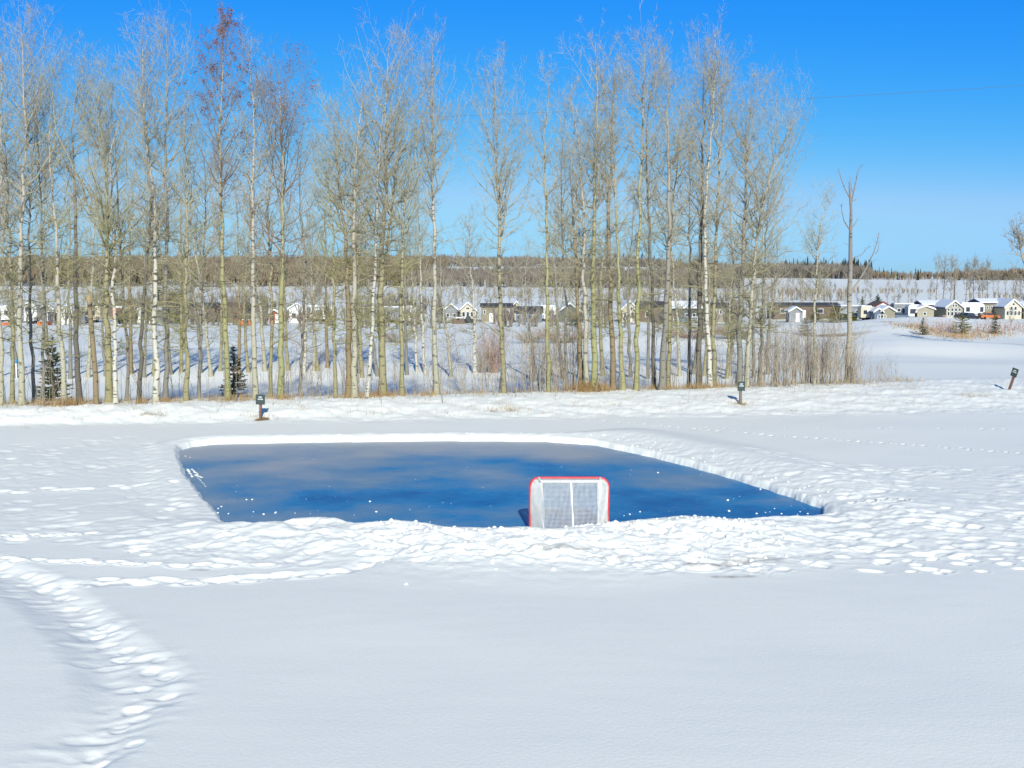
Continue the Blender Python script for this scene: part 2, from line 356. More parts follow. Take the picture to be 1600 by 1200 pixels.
rs = [0.3]
while rs[-1] < 12: rs.append(rs[-1] + max(.1, rs[-1] * .05))
while rs[-1] < 6500:
    r_ = rs[-1]; rs.append(r_ + min(max(.028, r_ * r_ / 10260 * (.78 if r_ < 60 else 1.1)), r_ * .03))
rs = np.array(rs)
dense = np.radians(np.linspace(-27, 27, 1050))
co = np.radians(np.concatenate([[-180], np.linspace(-170, -60, 23), np.linspace(-57, -28, 30)]))
th = np.concatenate([co, dense, -co[::-1]])
TH, RR = np.meshgrid(th, rs)
X = RR * np.sin(TH); Y = RR * np.cos(TH)
Z = ground(X, Y)
DIRT = np.zeros_like(Z); EARTH = np.zeros_like(Z)
zone = (Y > 8) & (Y < 64) & (np.abs(X) < 45)
xs, ys = X[zone], Y[zone]
zd = .028 * perlin(xs / 5, ys / 4, 21) + .005 * perlin(xs / 1.7, ys / 1.5, 22)
# wind ripple
zd += .0012 * perlin(xs / 1.2 + 5, ys / .35, 23)
# the bank: lumpy
yc = crest_y(xs); yf = foot_y(xs)
bm = sm((ys - yf + 1.0) / 1.5) * (1 - sm((ys - yc - 3) / 4))
zd += bm * (.05 * perlin(xs / 1.5, ys / 1.0, 24) + .035 * perlin(xs / .55, ys / .45, 25) + .022 * perlin(xs / .22, ys / .2, 26))
# rink rim
sel = (ys > 20) & (ys < 46) & (xs > -18) & (xs < 16)
sx, sy = xs[sel], ys[sel]
d, wn, wf = poly_dist(sx, sy)
d = d + .05 * perlin(sx / .6, sy / .6, 31) + .022 * perlin(sx / .12, sy / .12, 32)
rightness = sm((sx - 1.0) / 4.0)
rf = np.where(d < .10, .09 * sm(d / .10), .09 + (.05 + .12 * rightness) * sm((d - .12) / (.35 + 1.5 * rightness)))
rf = rf * (1 - sm((d - .5 - 1.2 * rightness) / (1.0 + 1.8 * rightness)))
comb = .012 * perlin((sx * .5 + sy) / .7, (sx - .5 * sy) / .2, 33) * rightness * np.exp(-((d - .9) / .9) ** 2)
rf = rf + comb * (d > .1) + .02 * perlin(sx / .4, sy / .3, 34) * np.exp(-(d / 1.5) ** 2)
CH = crest_h(sx)
rn = np.where(d < .30, CH * sm((d + .02) / .28), CH * (1 - .85 * sm((d - .30) / 2.6) - .15 * sm((d - 2.5) / 2)))
lump = .05 * perlin(sx / .75, sy / .7, 35) + .028 * perlin(sx / .32, sy / .3, 36) + .012 * perlin(sx / .14, sy / .13, 37)
rn = rn + lump * np.exp(-((d - 1.0) / 1.7) ** 2) * (d > .28)
rl = .10 * sm(d / .12) * (1 - sm((d - .3) / 1.2)) + .02 * perlin(sx / .3, sy / .3, 38) * np.exp(-(d / 1.5) ** 2)
# smooth the corners between the sides by distance-weighted blending
def side_d(mask):
    best = np.full(sx.shape, 1e9)
    for i in range(nE):
        if not mask[i]: continue
        a = poly[i]; b = poly[(i + 1) % nE]; e = b - a; L2 = e @ e + 1e-12
        t = np.clip(((sx - a[0]) * e[0] + (sy - a[1]) * e[1]) / L2, 0, 1)
        best = np.minimum(best, np.hypot(sx - a[0] - t * e[0], sy - a[1] - t * e[1]))
    return best
dn, df, dl = side_d(isnear), side_d(isfar), side_d((1 - isnear) * (1 - isfar))
wN, wF, wL = [1 / (q + .25) ** 4 for q in (dn, df, dl)]
s_ = wN + wF + wL
rim = (rn * wN + rf * wF + rl * wL) / s_
inside = d < 0
zz = zd[sel]
zz = np.where(inside, -.45 + (.45) * sm((d + .16) / .16), zz * sm(d / .8) + rim)
zz = np.where(d < -.16, -.45, zz)
zd[sel] = zz
Dfull = np.full(xs.shape, 99.0); Dfull[sel] = d
Z[zone] += zd

def zone_mask(polypx, soft):
    pts = np.array([on_plane_z(a, b)[:2] for a, b in polypx]); m = (Y > 12) & (Y < 44) & (np.abs(X) < 30); gx, gy = X[m], Y[m]
    gx = gx + .35 * perlin(gx / 1.3, gy / .9, 61); gy = gy + .30 * perlin(gx / 1.6, gy / 1.0, 62)
    best = np.full(gx.shape, 1e9); ins = np.zeros(gx.shape, bool)
    for i in range(len(pts)):
        a = pts[i]; b = pts[(i + 1) % len(pts)]; e = b - a
        t = np.clip(((gx - a[0]) * e[0] + (gy - a[1]) * e[1]) / (e @ e), 0, 1); best = np.minimum(best, np.hypot(gx - a[0] - t * e[0], gy - a[1] - t * e[1]))
        ins ^= ((a[1] > gy) != (b[1] > gy)) & (gx < (b[0] - a[0]) * (gy - a[1]) / (b[1] - a[1] + 1e-12) + a[0])
    return m, sm(np.where(ins, best, 0) / soft)
def churn(polypx, soft, amp, fine, seed):
    m, w = zone_mask(polypx, soft); gx, gy = X[m], Y[m]
    if True:
        q = (gx > -14) & (gx < 12) & (gy > 20) & (gy < 44); dd = np.full(gx.shape, 9.0); dd[q] = poly_dist(gx[q], gy[q])[0]; w = w * sm((dd - .25) / .5)
    wx = gx + .25 * perlin(gx / .8, gy / .8, seed + 5); wy = gy + .2 * perlin(gx / .7, gy / .7, seed + 6)
    n = 1 - 2 * np.abs(perlin(wx / .95, wy / .60, seed))            # ridged: broken crust edges
    n = .55 * n + .8 * perlin(wx / .42, wy / .30, seed + 1)
    f = perlin(wx / .19, wy / .13, seed + 2) + .6 * perlin(wx / .10, wy / .08, seed + 3)
    patch = .35 + .65 * sm(.5 + 1.2 * perlin(gx / 2.6, gy / 1.5, seed + 4))
    Z[m] += w * patch * (amp * n + fine * f)
def dent(x, y, rx, ry, depth, rot=0.0, ridge=.35):
    """press one footprint into the grid, pushing a little rim up around it"""
    r0 = math.hypot(x, y); t0 = math.atan2(x, y); q = 2.2 * max(rx, ry)
    i0, i1 = np.searchsorted(rs, [r0 - q, r0 + q]); j0, j1 = np.searchsorted(th, [t0 - q / r0, t0 + q / r0])
    if i1 <= i0 or j1 <= j0: return
    sl_ = (slice(i0, i1), slice(j0, j1))
    dx = X[sl_] - x; dy = Y[sl_] - y; c, s = math.cos(rot), math.sin(rot)
    a = (dx * c + dy * s) / rx; b = (-dx * s + dy * c) / ry; e = np.sqrt(a * a + b * b)
    Z[sl_] += -depth * (1 - sm((e - .45) / .65)) + depth * ridge * np.exp(-((e - 1.25) / .3) ** 2)
def clear_of_rink(x, y):
    if not (20 < y < 46 and -18 < x < 16): return True
    return poly_dist(np.array([x]), np.array([y]))[0][0] > .45
def scatter_prints(polypx, n, r=(.11, .19), depth=(.04, .11), seed=1):
    g = random.Random(seed); pts = [on_plane_z(a, b)[:2] for a, b in polypx]
    x0 = min(p[0] for p in pts); x1 = max(p[0] for p in pts); y0 = min(p[1] for p in pts); y1 = max(p[1] for p in pts)
    k = 0; tries = 0
    while k < n and tries < n * 20:
        tries += 1
        x = g.uniform(x0, x1); y = g.uniform(y0, y1); c = False
        for i in range(len(pts)):
            a = pts[i]; b = pts[(i + 1) % len(pts)]
            if (a[1] > y) != (b[1] > y) and x < (b[0] - a[0]) * (y - a[1]) / (b[1] - a[1]) + a[0]: c = not c
        if not c or not clear_of_rink(x, y): continue
        rr_ = g.uniform(*r); dent(x, y, rr_ * g.uniform(1.0, 2.0), rr_ * g.uniform(.6, 1.0), g.uniform(*depth), g.uniform(-.7, .7), .15); k += 1
def trail(px, step, off, r, depth, seed=1, jitter=.05, ridge=.35, rot=None):
    g = random.Random(seed); pts = [on_plane_z(a, b)[:2] for a, b in px]
    seg = []; tot = 0
    for a, b in zip(pts, pts[1:]): l = np.linalg.norm(b - a); seg.append((tot, l, a, b)); tot += l
    s = 0; k = 0
    while s < tot:
        for (s0, l, a, b) in seg:
            if s0 <= s <= s0 + l:
                dr = (b - a) / l; p = a + dr * (s - s0); nrm = np.array([-dr[1], dr[0]])
                q = p + nrm * (off * (1 if k % 2 else -1) + g.gauss(0, jitter)) + dr * g.gauss(0, jitter)
                if clear_of_rink(*q): dent(q[0], q[1], r[0] * g.uniform(.85, 1.2), r[1] * g.uniform(.85, 1.2), depth * g.uniform(.7, 1.2), (math.atan2(dr[1], dr[0]) if rot is None else rot) + g.gauss(0, .15), ridge)
                break
        s += step * g.uniform(.85, 1.15); k += 1
def groove(px, width, depth):
    pts = [on_plane_z(a, b)[:2] for a, b in px]
    m = (Y > 8) & (Y < 45) & (np.abs(X) < 25); gx, gy = X[m], Y[m]; best = np.full(gx.shape, 1e9)
    for a, b in zip(pts, pts[1:]):
        e = b - a; t = np.clip(((gx - a[0]) * e[0] + (gy - a[1]) * e[1]) / (e @ e), 0, 1)
        best = np.minimum(best, np.hypot(gx - a[0] - t * e[0], gy - a[1] - t * e[1]))
    Z[m] -= depth * (1 - sm(best / width))
foot_path = [(-40, 872), (0, 886), (55, 904), (95, 928), (130, 955), (160, 985), (195, 1012), (228, 1036), (252, 1058), (240, 1085), (222, 1108), (190, 1140), (150, 1180), (110, 1230)]
soft_path = [(-40, 885), (10, 905), (60, 935), (100, 968), (135, 1000), (160, 1035), (175, 1075), (165, 1110), (130, 1150), (95, 1200)]
groove(foot_path, .5, .06); groove(soft_path, .6, .07)
churn([(a - 34, b) for a, b in foot_path[1:]] + [(a + 26, b) for a, b in foot_path[:0:-1]], .3, .020, .004, 260)
trail(foot_path, .40, .12, (.16, .12), .022, 2, .07, .05, rot=.35)
trail([(a - 45, b + 8) for a, b in foot_path], .55, .15, (.26, .13), .010, 3, .12, .10, rot=.2)
T4 = [(110, 912), (200, 910), (350, 906), (450, 900), (540, 893), (590, 876), (640, 862), (700, 852)]
groove(T4, .26, .045); churn([(a, b - 5) for a, b in T4] + [(a, b + 6) for a, b in T4[::-1]], .15, .05, .02, 250)
trail([(110, 912), (200, 910), (350, 906), (450, 900), (540, 893), (590, 876), (640, 862), (700, 852)], .55, .12, (.24, .14), .045, 4, .10, .2)
trail([(-20, 872), (150, 880), (300, 886), (420, 884)], .40, .06, (.2, .10), .05, 5, .04)
trail([(-20, 768), (120, 765), (250, 758), (295, 762)], .45, .10, (.3, .14), .045, 6, .10, .25)
trail([(-20, 838), (80, 838), (150, 834)], .32, .05, (.18, .1), .06, 7)
trail([(895, 654), (1000, 662), (1200, 680), (1400, 693), (1640, 712)], .36, .05, (.09, .07), .07, 8, .03, .3)
trail([(1040, 667), (1300, 669), (1640, 671)], .55, .05, (.08, .06), .05, 9, .05, .2)
trail([(1290, 792), (1420, 790)], .3, .1, (.12, .1), .08, 10)
churn([(330, 826), (700, 836), (950, 832), (1280, 812), (1640, 790), (1640, 868), (1180, 905), (960, 895), (600, 885), (480, 893), (250, 884), (150, 862)], .9, .026, .010, 200)
churn([(560, 836), (1240, 826), (1230, 906), (900, 895), (640, 872)], .8, .030, .022, 210)
churn([(1290, 725), (1700, 722), (1700, 835), (1290, 835)], 1.0, .024, .008, 220)
churn([(-60, 690), (260, 680), (290, 745), (345, 815), (350, 870), (150, 866), (-60, 850)], 1.2, .013, .005, 230)
churn([(1000, 700), (1140, 700), (1460, 745), (1340, 796), (1100, 740)], .6, .012, .006, 240)
scatter_prints([(340, 826), (700, 836), (950, 832), (1280, 812), (1640, 800), (1640, 862), (1180, 898), (960, 892), (600, 880), (500, 888), (250, 880), (170, 862)], 190, (.12, .26), (.012, .04), seed=12)
scatter_prints([(560, 838), (1240, 828), (1200, 898), (900, 892), (640, 872)], 60, (.1, .22), (.02, .05), seed=13)
scatter_prints([(1290, 735), (1640, 730), (1640, 830), (1300, 830)], 60, (.12, .24), (.015, .04), seed=14)
scatter_prints([(0, 775), (260, 775), (330, 810), (330, 870), (150, 860), (0, 850)], 50, (.14, .3), (.01, .025), seed=15)
scatter_prints([(0, 690), (230, 680), (270, 745), (0, 750)], 80, (.14, .3), (.01, .025), seed=16)
scatter_prints([(1360, 865), (1640, 868), (1640, 905), (1360, 895)], 26, (.1, .16), (.02, .05), seed=17)
scatter_prints([(1150, 700), (1300, 715), (1450, 745), (1340, 790), (1280, 780)], 60, (.14, .25), (.015, .03), seed=18)
def ripple(px, width, amp, period, seed):
    """soft transverse ridges and hollows left by many feet along a path"""
    pts = [on_plane_z(a, b)[:2] for a, b in px]; m = (Y > 11) & (Y < 32) & (X < 3) & (X > -22); gx, gy = X[m], Y[m]
    best = np.full(gx.shape, 1e9); S = np.zeros(gx.shape); O = np.zeros(gx.shape); tot = 0
    for a, b in zip(pts, pts[1:]):
        e = b - a; L = np.linalg.norm(e); t = np.clip(((gx - a[0]) * e[0] + (gy - a[1]) * e[1]) / L ** 2, 0, 1)
        dx = gx - a[0] - t * e[0]; dy = gy - a[1] - t * e[1]; dd = np.hypot(dx, dy); q = dd < best
        best = np.where(q, dd, best); O = np.where(q, dx, O); tot += L
    wob = .5 * perlin(gx / .7, gy / .7, seed + 1)
    n = perlin((gy - .30 * O) / period + wob, gx / .55, seed) + .35 * perlin(gy / (period * .45) + wob, gx / .25, seed + 2)
    env = np.exp(-(best / width) ** 2) * (.6 + .6 * perlin(gx / 1.3, gy / 1.1, seed + 3))
    Z[m] += amp * n * env
ripple(foot_path, .42, .050, .34, 301); ripple(soft_path, .60, .020, .42, 311)
def stain(px, py, wx, wy, amp, earth=0.0, yplane=None):
    p = on_plane_z(px, py) if yplane is None else yplane
    g = np.exp(-((X - p[0]) / wx) ** 2 - ((Y - p[1]) / wy) ** 2)
    np.maximum(DIRT, amp * g, out=DIRT); np.maximum(EARTH, earth * (g > .2), out=EARTH)
stain(870, 872, 1.2, .25, .62); stain(1110, 884, 1.1, .30, .64); stain(1150, 901, .8, .14, .66, .1); stain(1180, 878, 1.2, .3, .58)
stain(310, 891, .35, .08, .6); stain(960, 880, 1.0, .2, .45)
SIGN1 = ground_hit(407, 653); SIGN2 = ground_hit(1157, 631); SIGN3 = ground_hit(1577, 610)
stain(0, 0, .34, .34, 1.2, 1, SIGN1 + np.array([.1, -.15, 0])); stain(0, 0, .5, .35, .75, .5, SIGN2)
stain(0, 0, .8, .25, .55, .4, SIGN3 + np.array([.5, -.6, 0]))
for (a, b, w1, w2, am) in [(238, 648, .9, .3, .62), (770, 642, .5, .2, .6), (800, 642, .5, .3, .62), (905, 634, .6, .2, .5), (870, 640, .4, .2, .45), (955, 632, .5, .3, .48), (1215, 632, .5, .2, .45), (1235, 645, .2, .2, .6), (640, 648, .6, .3, .45), (475, 640, .5, .3, .45)]:
    stain(0, 0, w1, w2, am, .3, ground_hit(a, b))
Pb = ground_hit(1305, 524); stain(0, 0, 6.5, 2.2, .9, .9, Pb)
Pb2 = ground_hit(1385, 503); stain(0, 0, 4, 3.0, .6, .9, Pb2)
# bare litter under the front trees
ycx = crest_y(X); lit = np.exp(-((Y - ycx - 1.5) / 1.6) ** 2) * (.30 + .22 * perlin(X / 2.2, Y / 1.5, 41)) * (X < 20) * (Y > 0)
np.maximum(DIRT, lit, out=DIRT); np.maximum(EARTH, .8 * (lit > .1), out=EARTH)

nr, ncol = X.shape
idx = np.arange(nr * ncol).reshape(nr, ncol)
F = np.stack([idx[:-1, :-1], idx[:-1, 1:], idx[1:, 1:], idx[1:, :-1]], -1).reshape(-1, 4)
mb = MB(); mb.add(np.stack([X, Y, Z], -1).reshape(-1, 3), F)
g_o = mb.build('ground', M['snow'], smooth=True)
g_o.data.polygons.foreach_set('use_smooth', np.ones(len(g_o.data.polygons), bool))
for nm, arr in (('dirt', DIRT), ('earth', EARTH)):
    at = g_o.data.attributes.new(nm, 'FLOAT', 'POINT'); at.data.foreach_set('value', arr.ravel().astype(np.float32))
tag(g_o, 'snow covered ground with footprints and low banks', kind='structure')
ZG = Z
def zg(x, y):
    """height of the finished (detailed) snow surface"""
    r0 = math.hypot(x, y); t0 = math.atan2(x, y)
    i = min(max(np.searchsorted(rs, r0), 1), nr - 1); j = min(max(np.searchsorted(th, t0), 1), ncol - 1)
    a = (r0 - rs[i - 1]) / (rs[i] - rs[i - 1]); b = (t0 - th[j - 1]) / (th[j] - th[j - 1])
    return float((ZG[i - 1, j - 1] * (1 - b) + ZG[i - 1, j] * b) * (1 - a) + (ZG[i, j - 1] * (1 - b) + ZG[i, j] * b) * a)

# ice sheet (a little larger than its outline, edges run under the snow)
cen = poly.mean(0); big = cen + (poly - cen) * 1.012
me = bpy.data.meshes.new('ice'); me.from_pydata([(p[0], p[1], ICE_Z) for p in big], [], [list(range(nE))]); me.materials.append(M['ice']); me.update()
ice = bpy.data.objects.new('ice', me); COL.objects.link(ice); tag(ice, 'cleared blue ice of the backyard rink', kind='structure')

# crumbs of snow left on the ice
ICO_V = np.array([(0, 0, 1), (.894, 0, .447), (.276, .851, .447), (-.724, .526, .447), (-.724, -.526, .447), (.276, -.851, .447), (.724, .526, -.447), (-.276, .851, -.447), (-.894, 0, -.447), (-.276, -.851, -.447), (.724, -.526, -.447), (0, 0, -1)])
ICO_F = np.array([(0, 1, 2), (0, 2, 3), (0, 3, 4), (0, 4, 5), (0, 5, 1), (1, 6, 2), (2, 7, 3), (3, 8, 4), (4, 9, 5), (5, 10, 1), (2, 6, 7), (3, 7, 8), (4, 8, 9), (5, 9, 10), (1, 10, 6), (6, 11, 7), (7, 11, 8), (8, 11, 9), (9, 11, 10), (10, 11, 6)])
def lump_at(mb, x, y, z, r, sq=.6):
    mb.add((ICO_V * (1 + .3 * (rng.random((12, 1)) - .5))) * np.array([r, r, r * sq]) + np.array([x, y, z + r * sq * .5]), ICO_F)
mb = MB()
spots = [(341, 795), (346, 792), (340, 802), (357, 803), (385, 781), (394, 781), (396, 800), (430, 802), (431, 801), (412, 804), (461, 802), (290, 713), (297, 715), (578, 784), (588, 800), (672, 816), (1137, 782), (1139, 799), (1028, 739), (1182, 803), (1196, 801), (1203, 800), (1221, 803), (1246, 804), (1250, 800), (1210, 795), (975, 806), (984, 804), (1000, 800), (1188, 745 + 20), (1262, 803)]
for a, b in spots:
    p = on_plane_z(a, b, ICE_Z); lump_at(mb, p[0], p[1], ICE_Z, R.uniform(.016, .042))
for k in range(70):
    a = R.uniform(300, 1240); b = R.uniform(700, 808); p = on_plane_z(a, b, ICE_Z)
    if poly_dist(np.array([p[0]]), np.array([p[1]]))[0][0] < -.2: lump_at(mb, p[0], p[1], ICE_Z, R.uniform(.006, .014))
for (a0, b0, a1, b1) in [(293, 733, 301, 745), (300, 733, 310, 742), (305, 742, 316, 746), (309, 746, 322, 760)]:
    for k in range(14):
        t = k / 13; p = on_plane_z(a0 + (a1 - a0) * t + R.gauss(0, .6), b0 + (b1 - b0) * t, ICE_Z)
        lump_at(mb, p[0], p[1], ICE_Z, R.uniform(.03, .07) * (1 if b0 < 744 else .5), .12)
tag(mb.build('snow_crumbs', M['snow'], smooth=True), 'loose crumbs and scrapings of snow on the blue ice', kind='stuff')
# chunks thrown up along the near bank
mb = MB()
for k in range(420):
    a = R.uniform(560, 1240); b = R.gauss(845, 16)
    if k < 120: a = R.uniform(690, 1260); b = 0
    if b == 0:
        i = R.randrange(2, len(near_edge) - 8); q = np.array(near_edge[i]) + R.random() * (np.array(near_edge[i + 1]) - np.array(near_edge[i])); p = on_plane_z(q[0], q[1], CREST); p[1] += R.uniform(-.5, .12)
    else: p = on_plane_z(a, max(b, 826), .1)
    if not clear_of_rink(p[0], p[1]) and b: continue
    r = R.uniform(.015, .06); lump_at(mb, p[0], p[1], zg(p[0], p[1]) - r * .35, r, .8)
for k in range(45):
    i = R.randrange(3, len(far_edge) - 1); q = np.array(far_edge[i]) * 1.0; q2 = np.array(far_edge[(i + 1) % len(far_edge)]); q = q + R.random() * (q2 - q)
    p = on_plane_z(q[0], q[1], ICE_Z); r = R.uniform(.015, .04); dx = .15 + abs(R.gauss(0, .5))
    lump_at(mb, p[0] + dx * .5, p[1] + dx, zg(p[0] + dx * .5, p[1] + dx) - r * .3, r, .8)
tag(mb.build('snow_chunks', M['snow'], smooth=True), 'small chunks of shovelled snow along the rink banks', kind='stuff')

# ------------------------------------------------------------------ hockey goal (seen from behind)
def make_goal():
    y0 = 25.75; xc = float(on_plane_y(889.5, 780, y0)[0]); zb = ICE_Z
    root = empty('hockey_goal', (xc, y0, zb)); tag(root, 'hockey goal with red frame, white rear bars and white cord net', 'hockey goal')
    hw, ht, rc = .885, 1.235, .20
    pts = [(-hw, 0, 0), (-hw, 0, ht - rc)] + [(-hw + rc - rc * math.cos(a), 0, ht - rc + rc * math.sin(a)) for a in np.linspace(.2, math.pi / 2, 8)] + \
          [(hw - rc + rc * math.sin(a), 0, ht - rc + rc * math.cos(a)) for a in np.linspace(0, math.pi / 2 - .2, 8)] + [(hw, 0, ht - rc), (hw, 0, 0)]
    MB().path(pts, .031, 12).build('goal_frame', M['goalred'], root, True)
    tw, bw, td, bd = .69, .60, .30, .86         # top / base half width and depth towards the camera
    rear_top = [(-tw, -.02, ht + .0), (-tw + .03, -td * .8, ht - .025), (-tw + .08, -td, ht - .03), (tw - .08, -td, ht - .03), (tw - .03, -td * .8, ht - .025), (tw, -.02, ht + .0)]
    MB().path(rear_top, .026, 8).build('top_bar', M['goalwhite'], root, True)
    MB().path([(0.02, -td, ht - .05), (.045, -.5, .6), (.06, -bd, .05)], .024, 8).build('centre_post', M['goalwhite'], root, True)
    base = [(-hw, 0, .03), (-.82, -.45, .03), (-bw, -bd, .03), (bw, -bd, .03), (.82, -.45, .03), (hw, 0, .03)]
    MB().path(base, .026, 8).build('base_bar', M['goalwhite'], root, True)
    MB().path([(-hw + .045, -.03, .02), (-hw + .045, -.03, ht - rc)] + [(-hw + rc + .03 - (rc - .01) * math.cos(a), -.03, ht - rc - .03 + (rc - .01) * math.sin(a)) for a in np.linspace(.2, math.pi / 2, 7)], .014, 6).build('lacing', M['goalwhite'], root, True)
    MB().path([(hw - .045, -.03, .02), (hw - .045, -.03, ht - rc)] + [(hw - rc - .03 + (rc - .01) * math.cos(a), -.03, ht - rc - .03 + (rc - .01) * math.sin(a)) for a in np.linspace(.2, math.pi / 2, 7)], .014, 6).build('lacing', M['goalwhite'], root, True)
    net = MB()
    def patch(A, B, C, D, nu, nv, sag=(0, 0, 0)):
        """A-B top edge, D-C bottom edge, corners as points or curves"""
        def q(u, v):
            a = A(u) * (1 - v) + D(u) * v
            return a + np.array(sag) * 4 * v * (1 - v) * (4 * u * (1 - u)) ** .5 + .006 * np.array([math.sin(9 * u + 7 * v), math.cos(11 * v), 0])
        Pu = np.array([[q(i / nu, j / 15) for j in range(16)] for i in range(nu + 1)])
        Pv = np.array([[q(i / 15, j / nv) for i in range(16)] for j in range(nv + 1)])
        net.tubes(Pu, np.full(Pu.shape[:2], .0050), 3); net.tubes(Pv, np.full(Pv.shape[:2], .0046), 3)
    v3 = lambda x, y, z: np.array([x, y, z], float)
    patch(lambda u: v3(-tw + .05 + (2 * tw - .1) * u, -td, ht - .04), None, None, lambda u: v3(-bw + 2 * bw * u, -bd, .03), 46, 44, (0, .05, 0))
    def side(sg):
        def top(u):   # along the red frame from its foot round to the crossbar corner
            s = u * (ht - rc + rc * 1.4)
            if s < ht - rc: return v3(sg * hw, -.02, s)
            a = (s - (ht - rc)) / (rc * 1.4) * math.pi / 2
            return v3(sg * (hw - rc + rc * math.cos(a)), -.02, ht - rc + rc * math.sin(a))
        def rear(u): return v3(sg * (bw + (tw - .05 - bw) * u), -bd + (bd - td) * u, .03 + (ht - .07) * u)
        patch(top, None, None, rear, 30, 20)
    side(-1); side(1)
    patch(lambda u: v3(-tw + 2 * tw * u, -.01, ht - .01), None, None, lambda u: v3(-tw + .05 + (2 * tw - .1) * u, -td, ht - .04), 32, 7)
    net.build('net', M['cord'], root)
    for sg in (-1, 1):
        MB().path([(sg * (tw - .06), -td, ht - .05), (sg * (tw - .10), -.55, .6), (sg * bw, -bd, .05)], .008, 5).build('corner_cord', M['cord'], root)
make_goal()
# snow heaped round the foot of the goal
mb = MB()
for k in range(70):
    a = R.uniform(818, 962); p = on_plane_y(a, 826, 24.72 + R.uniform(-.35, .25)); r = R.uniform(.03, .10)
    lump_at(mb, p[0], p[1], zg(p[0], p[1]) - r * .4, r, .75)
tag(mb.build('snow_heap', M['snow'], smooth=True), 'lumpy shovelled snow heaped against the foot of the hockey goal', kind='stuff')

# ------------------------------------------------------------------ signs
def text_mesh(body, size, loc, parent, w=None):
    cu = bpy.data.curves.new('lettering', 'FONT'); cu.body = body; cu.size = size; cu.align_x = 'CENTER'; cu.align_y = 'CENTER'; cu.extrude = .003; cu.offset = .004
    o = bpy.data.objects.new('lettering', cu); COL.objects.link(o)
    bpy.context.view_layer.update(); dg = bpy.context.evaluated_depsgraph_get()
    me_ = bpy.data.meshes.new_from_object(o.evaluated_get(dg)); me_.materials.clear(); me_.materials.append(M['letters'])
    bpy.data.objects.remove(o); bpy.data.curves.remove(cu)
    r = bpy.data.objects.new('lettering', me_); COL.objects.link(r); r.parent = parent; r.location = loc; r.rotation_euler = (math.pi / 2, 0, 0); return r
def make_sign(p, hpost, pw, ph, rz, lean, label, pm='post', rad=.048):
    z = zg(p[0], p[1])
    root = empty('warning_sign', (p[0], p[1], z), rz); root.rotation_euler = (0, lean, rz); tag(root, label, 'sign', 'small dark signs standing on the snow bank')
    m = MB(); m.box(-rad, rad, -rad, rad, -.25, hpost)
    m.box(-rad * .8, rad * .8, -rad * .8, rad * .8, hpost, hpost + .012)
    m.build('post', M[pm], root)
    m = MB(); c = .015
    prof = [(-pw / 2 + c, hpost - ph), (pw / 2 - c, hpost - ph), (pw / 2, hpost - ph + c), (pw / 2, hpost + .04 - c), (pw / 2 - c, hpost + .04), (-pw / 2 + c, hpost + .04), (-pw / 2, hpost + .04 - c), (-pw / 2, hpost - ph + c)]
    m.prism(prof, -rad - .032, -rad - .002); pn = m.build('panel', M['panel'], root)
    text_mesh('DEEP', ph * .165, (0, -rad - .034, hpost + .04 - ph * .30), pn)
    text_mesh('WATER', ph * .165, (0, -rad - .034, hpost + .04 - ph * .53), pn)
make_sign(SIGN1, .93, .36, .36, 0, .03, 'dark green two-line sign on a reddish post with bare earth at its foot', 'post')
make_sign(SIGN2, .94, .33, .36, .15, 0.0, 'dark green sign on a grey-brown post beside the right-hand thicket', 'postg')
make_sign(SIGN3, 1.02, .30, .36, -.9, .30, 'leaning dark sign tilted to the right on the open snow at the far right', 'post')

# white marker posts
def marker(px, py, h, r, cap, label, D=None):
    p = ground_hit(px, py, 60 if D is None else D)
    root = empty('marker_post', tuple(p)); tag(root, label, 'post')
    MB().path([(0, 0, -.3), (0, 0, h * .5), (0, 0, h)], r, 10).build('post', M['white_p'], root, True)
    MB().path([(0, 0, h), (0, 0, h + .05), (0, 0, h + .25), (0, 0, h + .32)], [r * 1.1, r * 1.8, r * 1.8, r * .4], 10).build('cap', M[cap], root, True)
marker(26, 591, 1.15, .06, 'bluep', 'short white post with a blue cap in the snow behind the left trees')
marker(1218, 497, 1.3, .22, 'white_p', 'white rounded marker post in front of the dark long cabin', 150)

# ------------------------------------------------------------------ trees
def interp_poly(P, idx, t):
    k = P.shape[1] - 1; f = np.clip(t * k, 0, k - 1e-6); i = f.astype(int); w = (f - i)[:, None]
    a = P[idx, i]; b = P[idx, i + 1]
    T = b - a; T /= np.maximum(np.linalg.norm(T, axis=1, keepdims=True), 1e-9)
    return a * (1 - w) + b * w, T
def kids(P, Rr, counts, t0, t1, ang, lens_f, up, k, g, wob=.06):
    idx = np.repeat(np.arange(len(P)), counts); n = len(idx)
    if n == 0: return np.zeros((0, k, 3)), np.zeros((0, k)), idx, np.zeros(0)
    t = g.uniform(t0, t1, n); pos, T = interp_poly(P, idx, t)
    q = g.normal(size=(n, 3)); q -= (q * T).sum(1, keepdims=True) * T; q /= np.linalg.norm(q, axis=1, keepdims=True)
    a = (ang * g.uniform(.7, 1.3, n))[:, None]; Dv = np.cos(a) * T + np.sin(a) * q
    Ln = lens_f(idx, t, n)
    tau = np.linspace(0, 1, k)[None, :, None]
    Q = pos[:, None] + Dv[:, None] * Ln[:, None, None] * tau
    Q[:, :, 2] += (up * Ln)[:, None] * tau[:, :, 0] ** 2
    Q += g.normal(size=Q.shape) * (wob * Ln)[:, None, None] * tau
    kR = np.array([np.interp(tt * (Rr.shape[1] - 1), np.arange(Rr.shape[1]), Rr[ii]) for tt, ii in zip(t, idx)])
    return Q, kR, idx, t
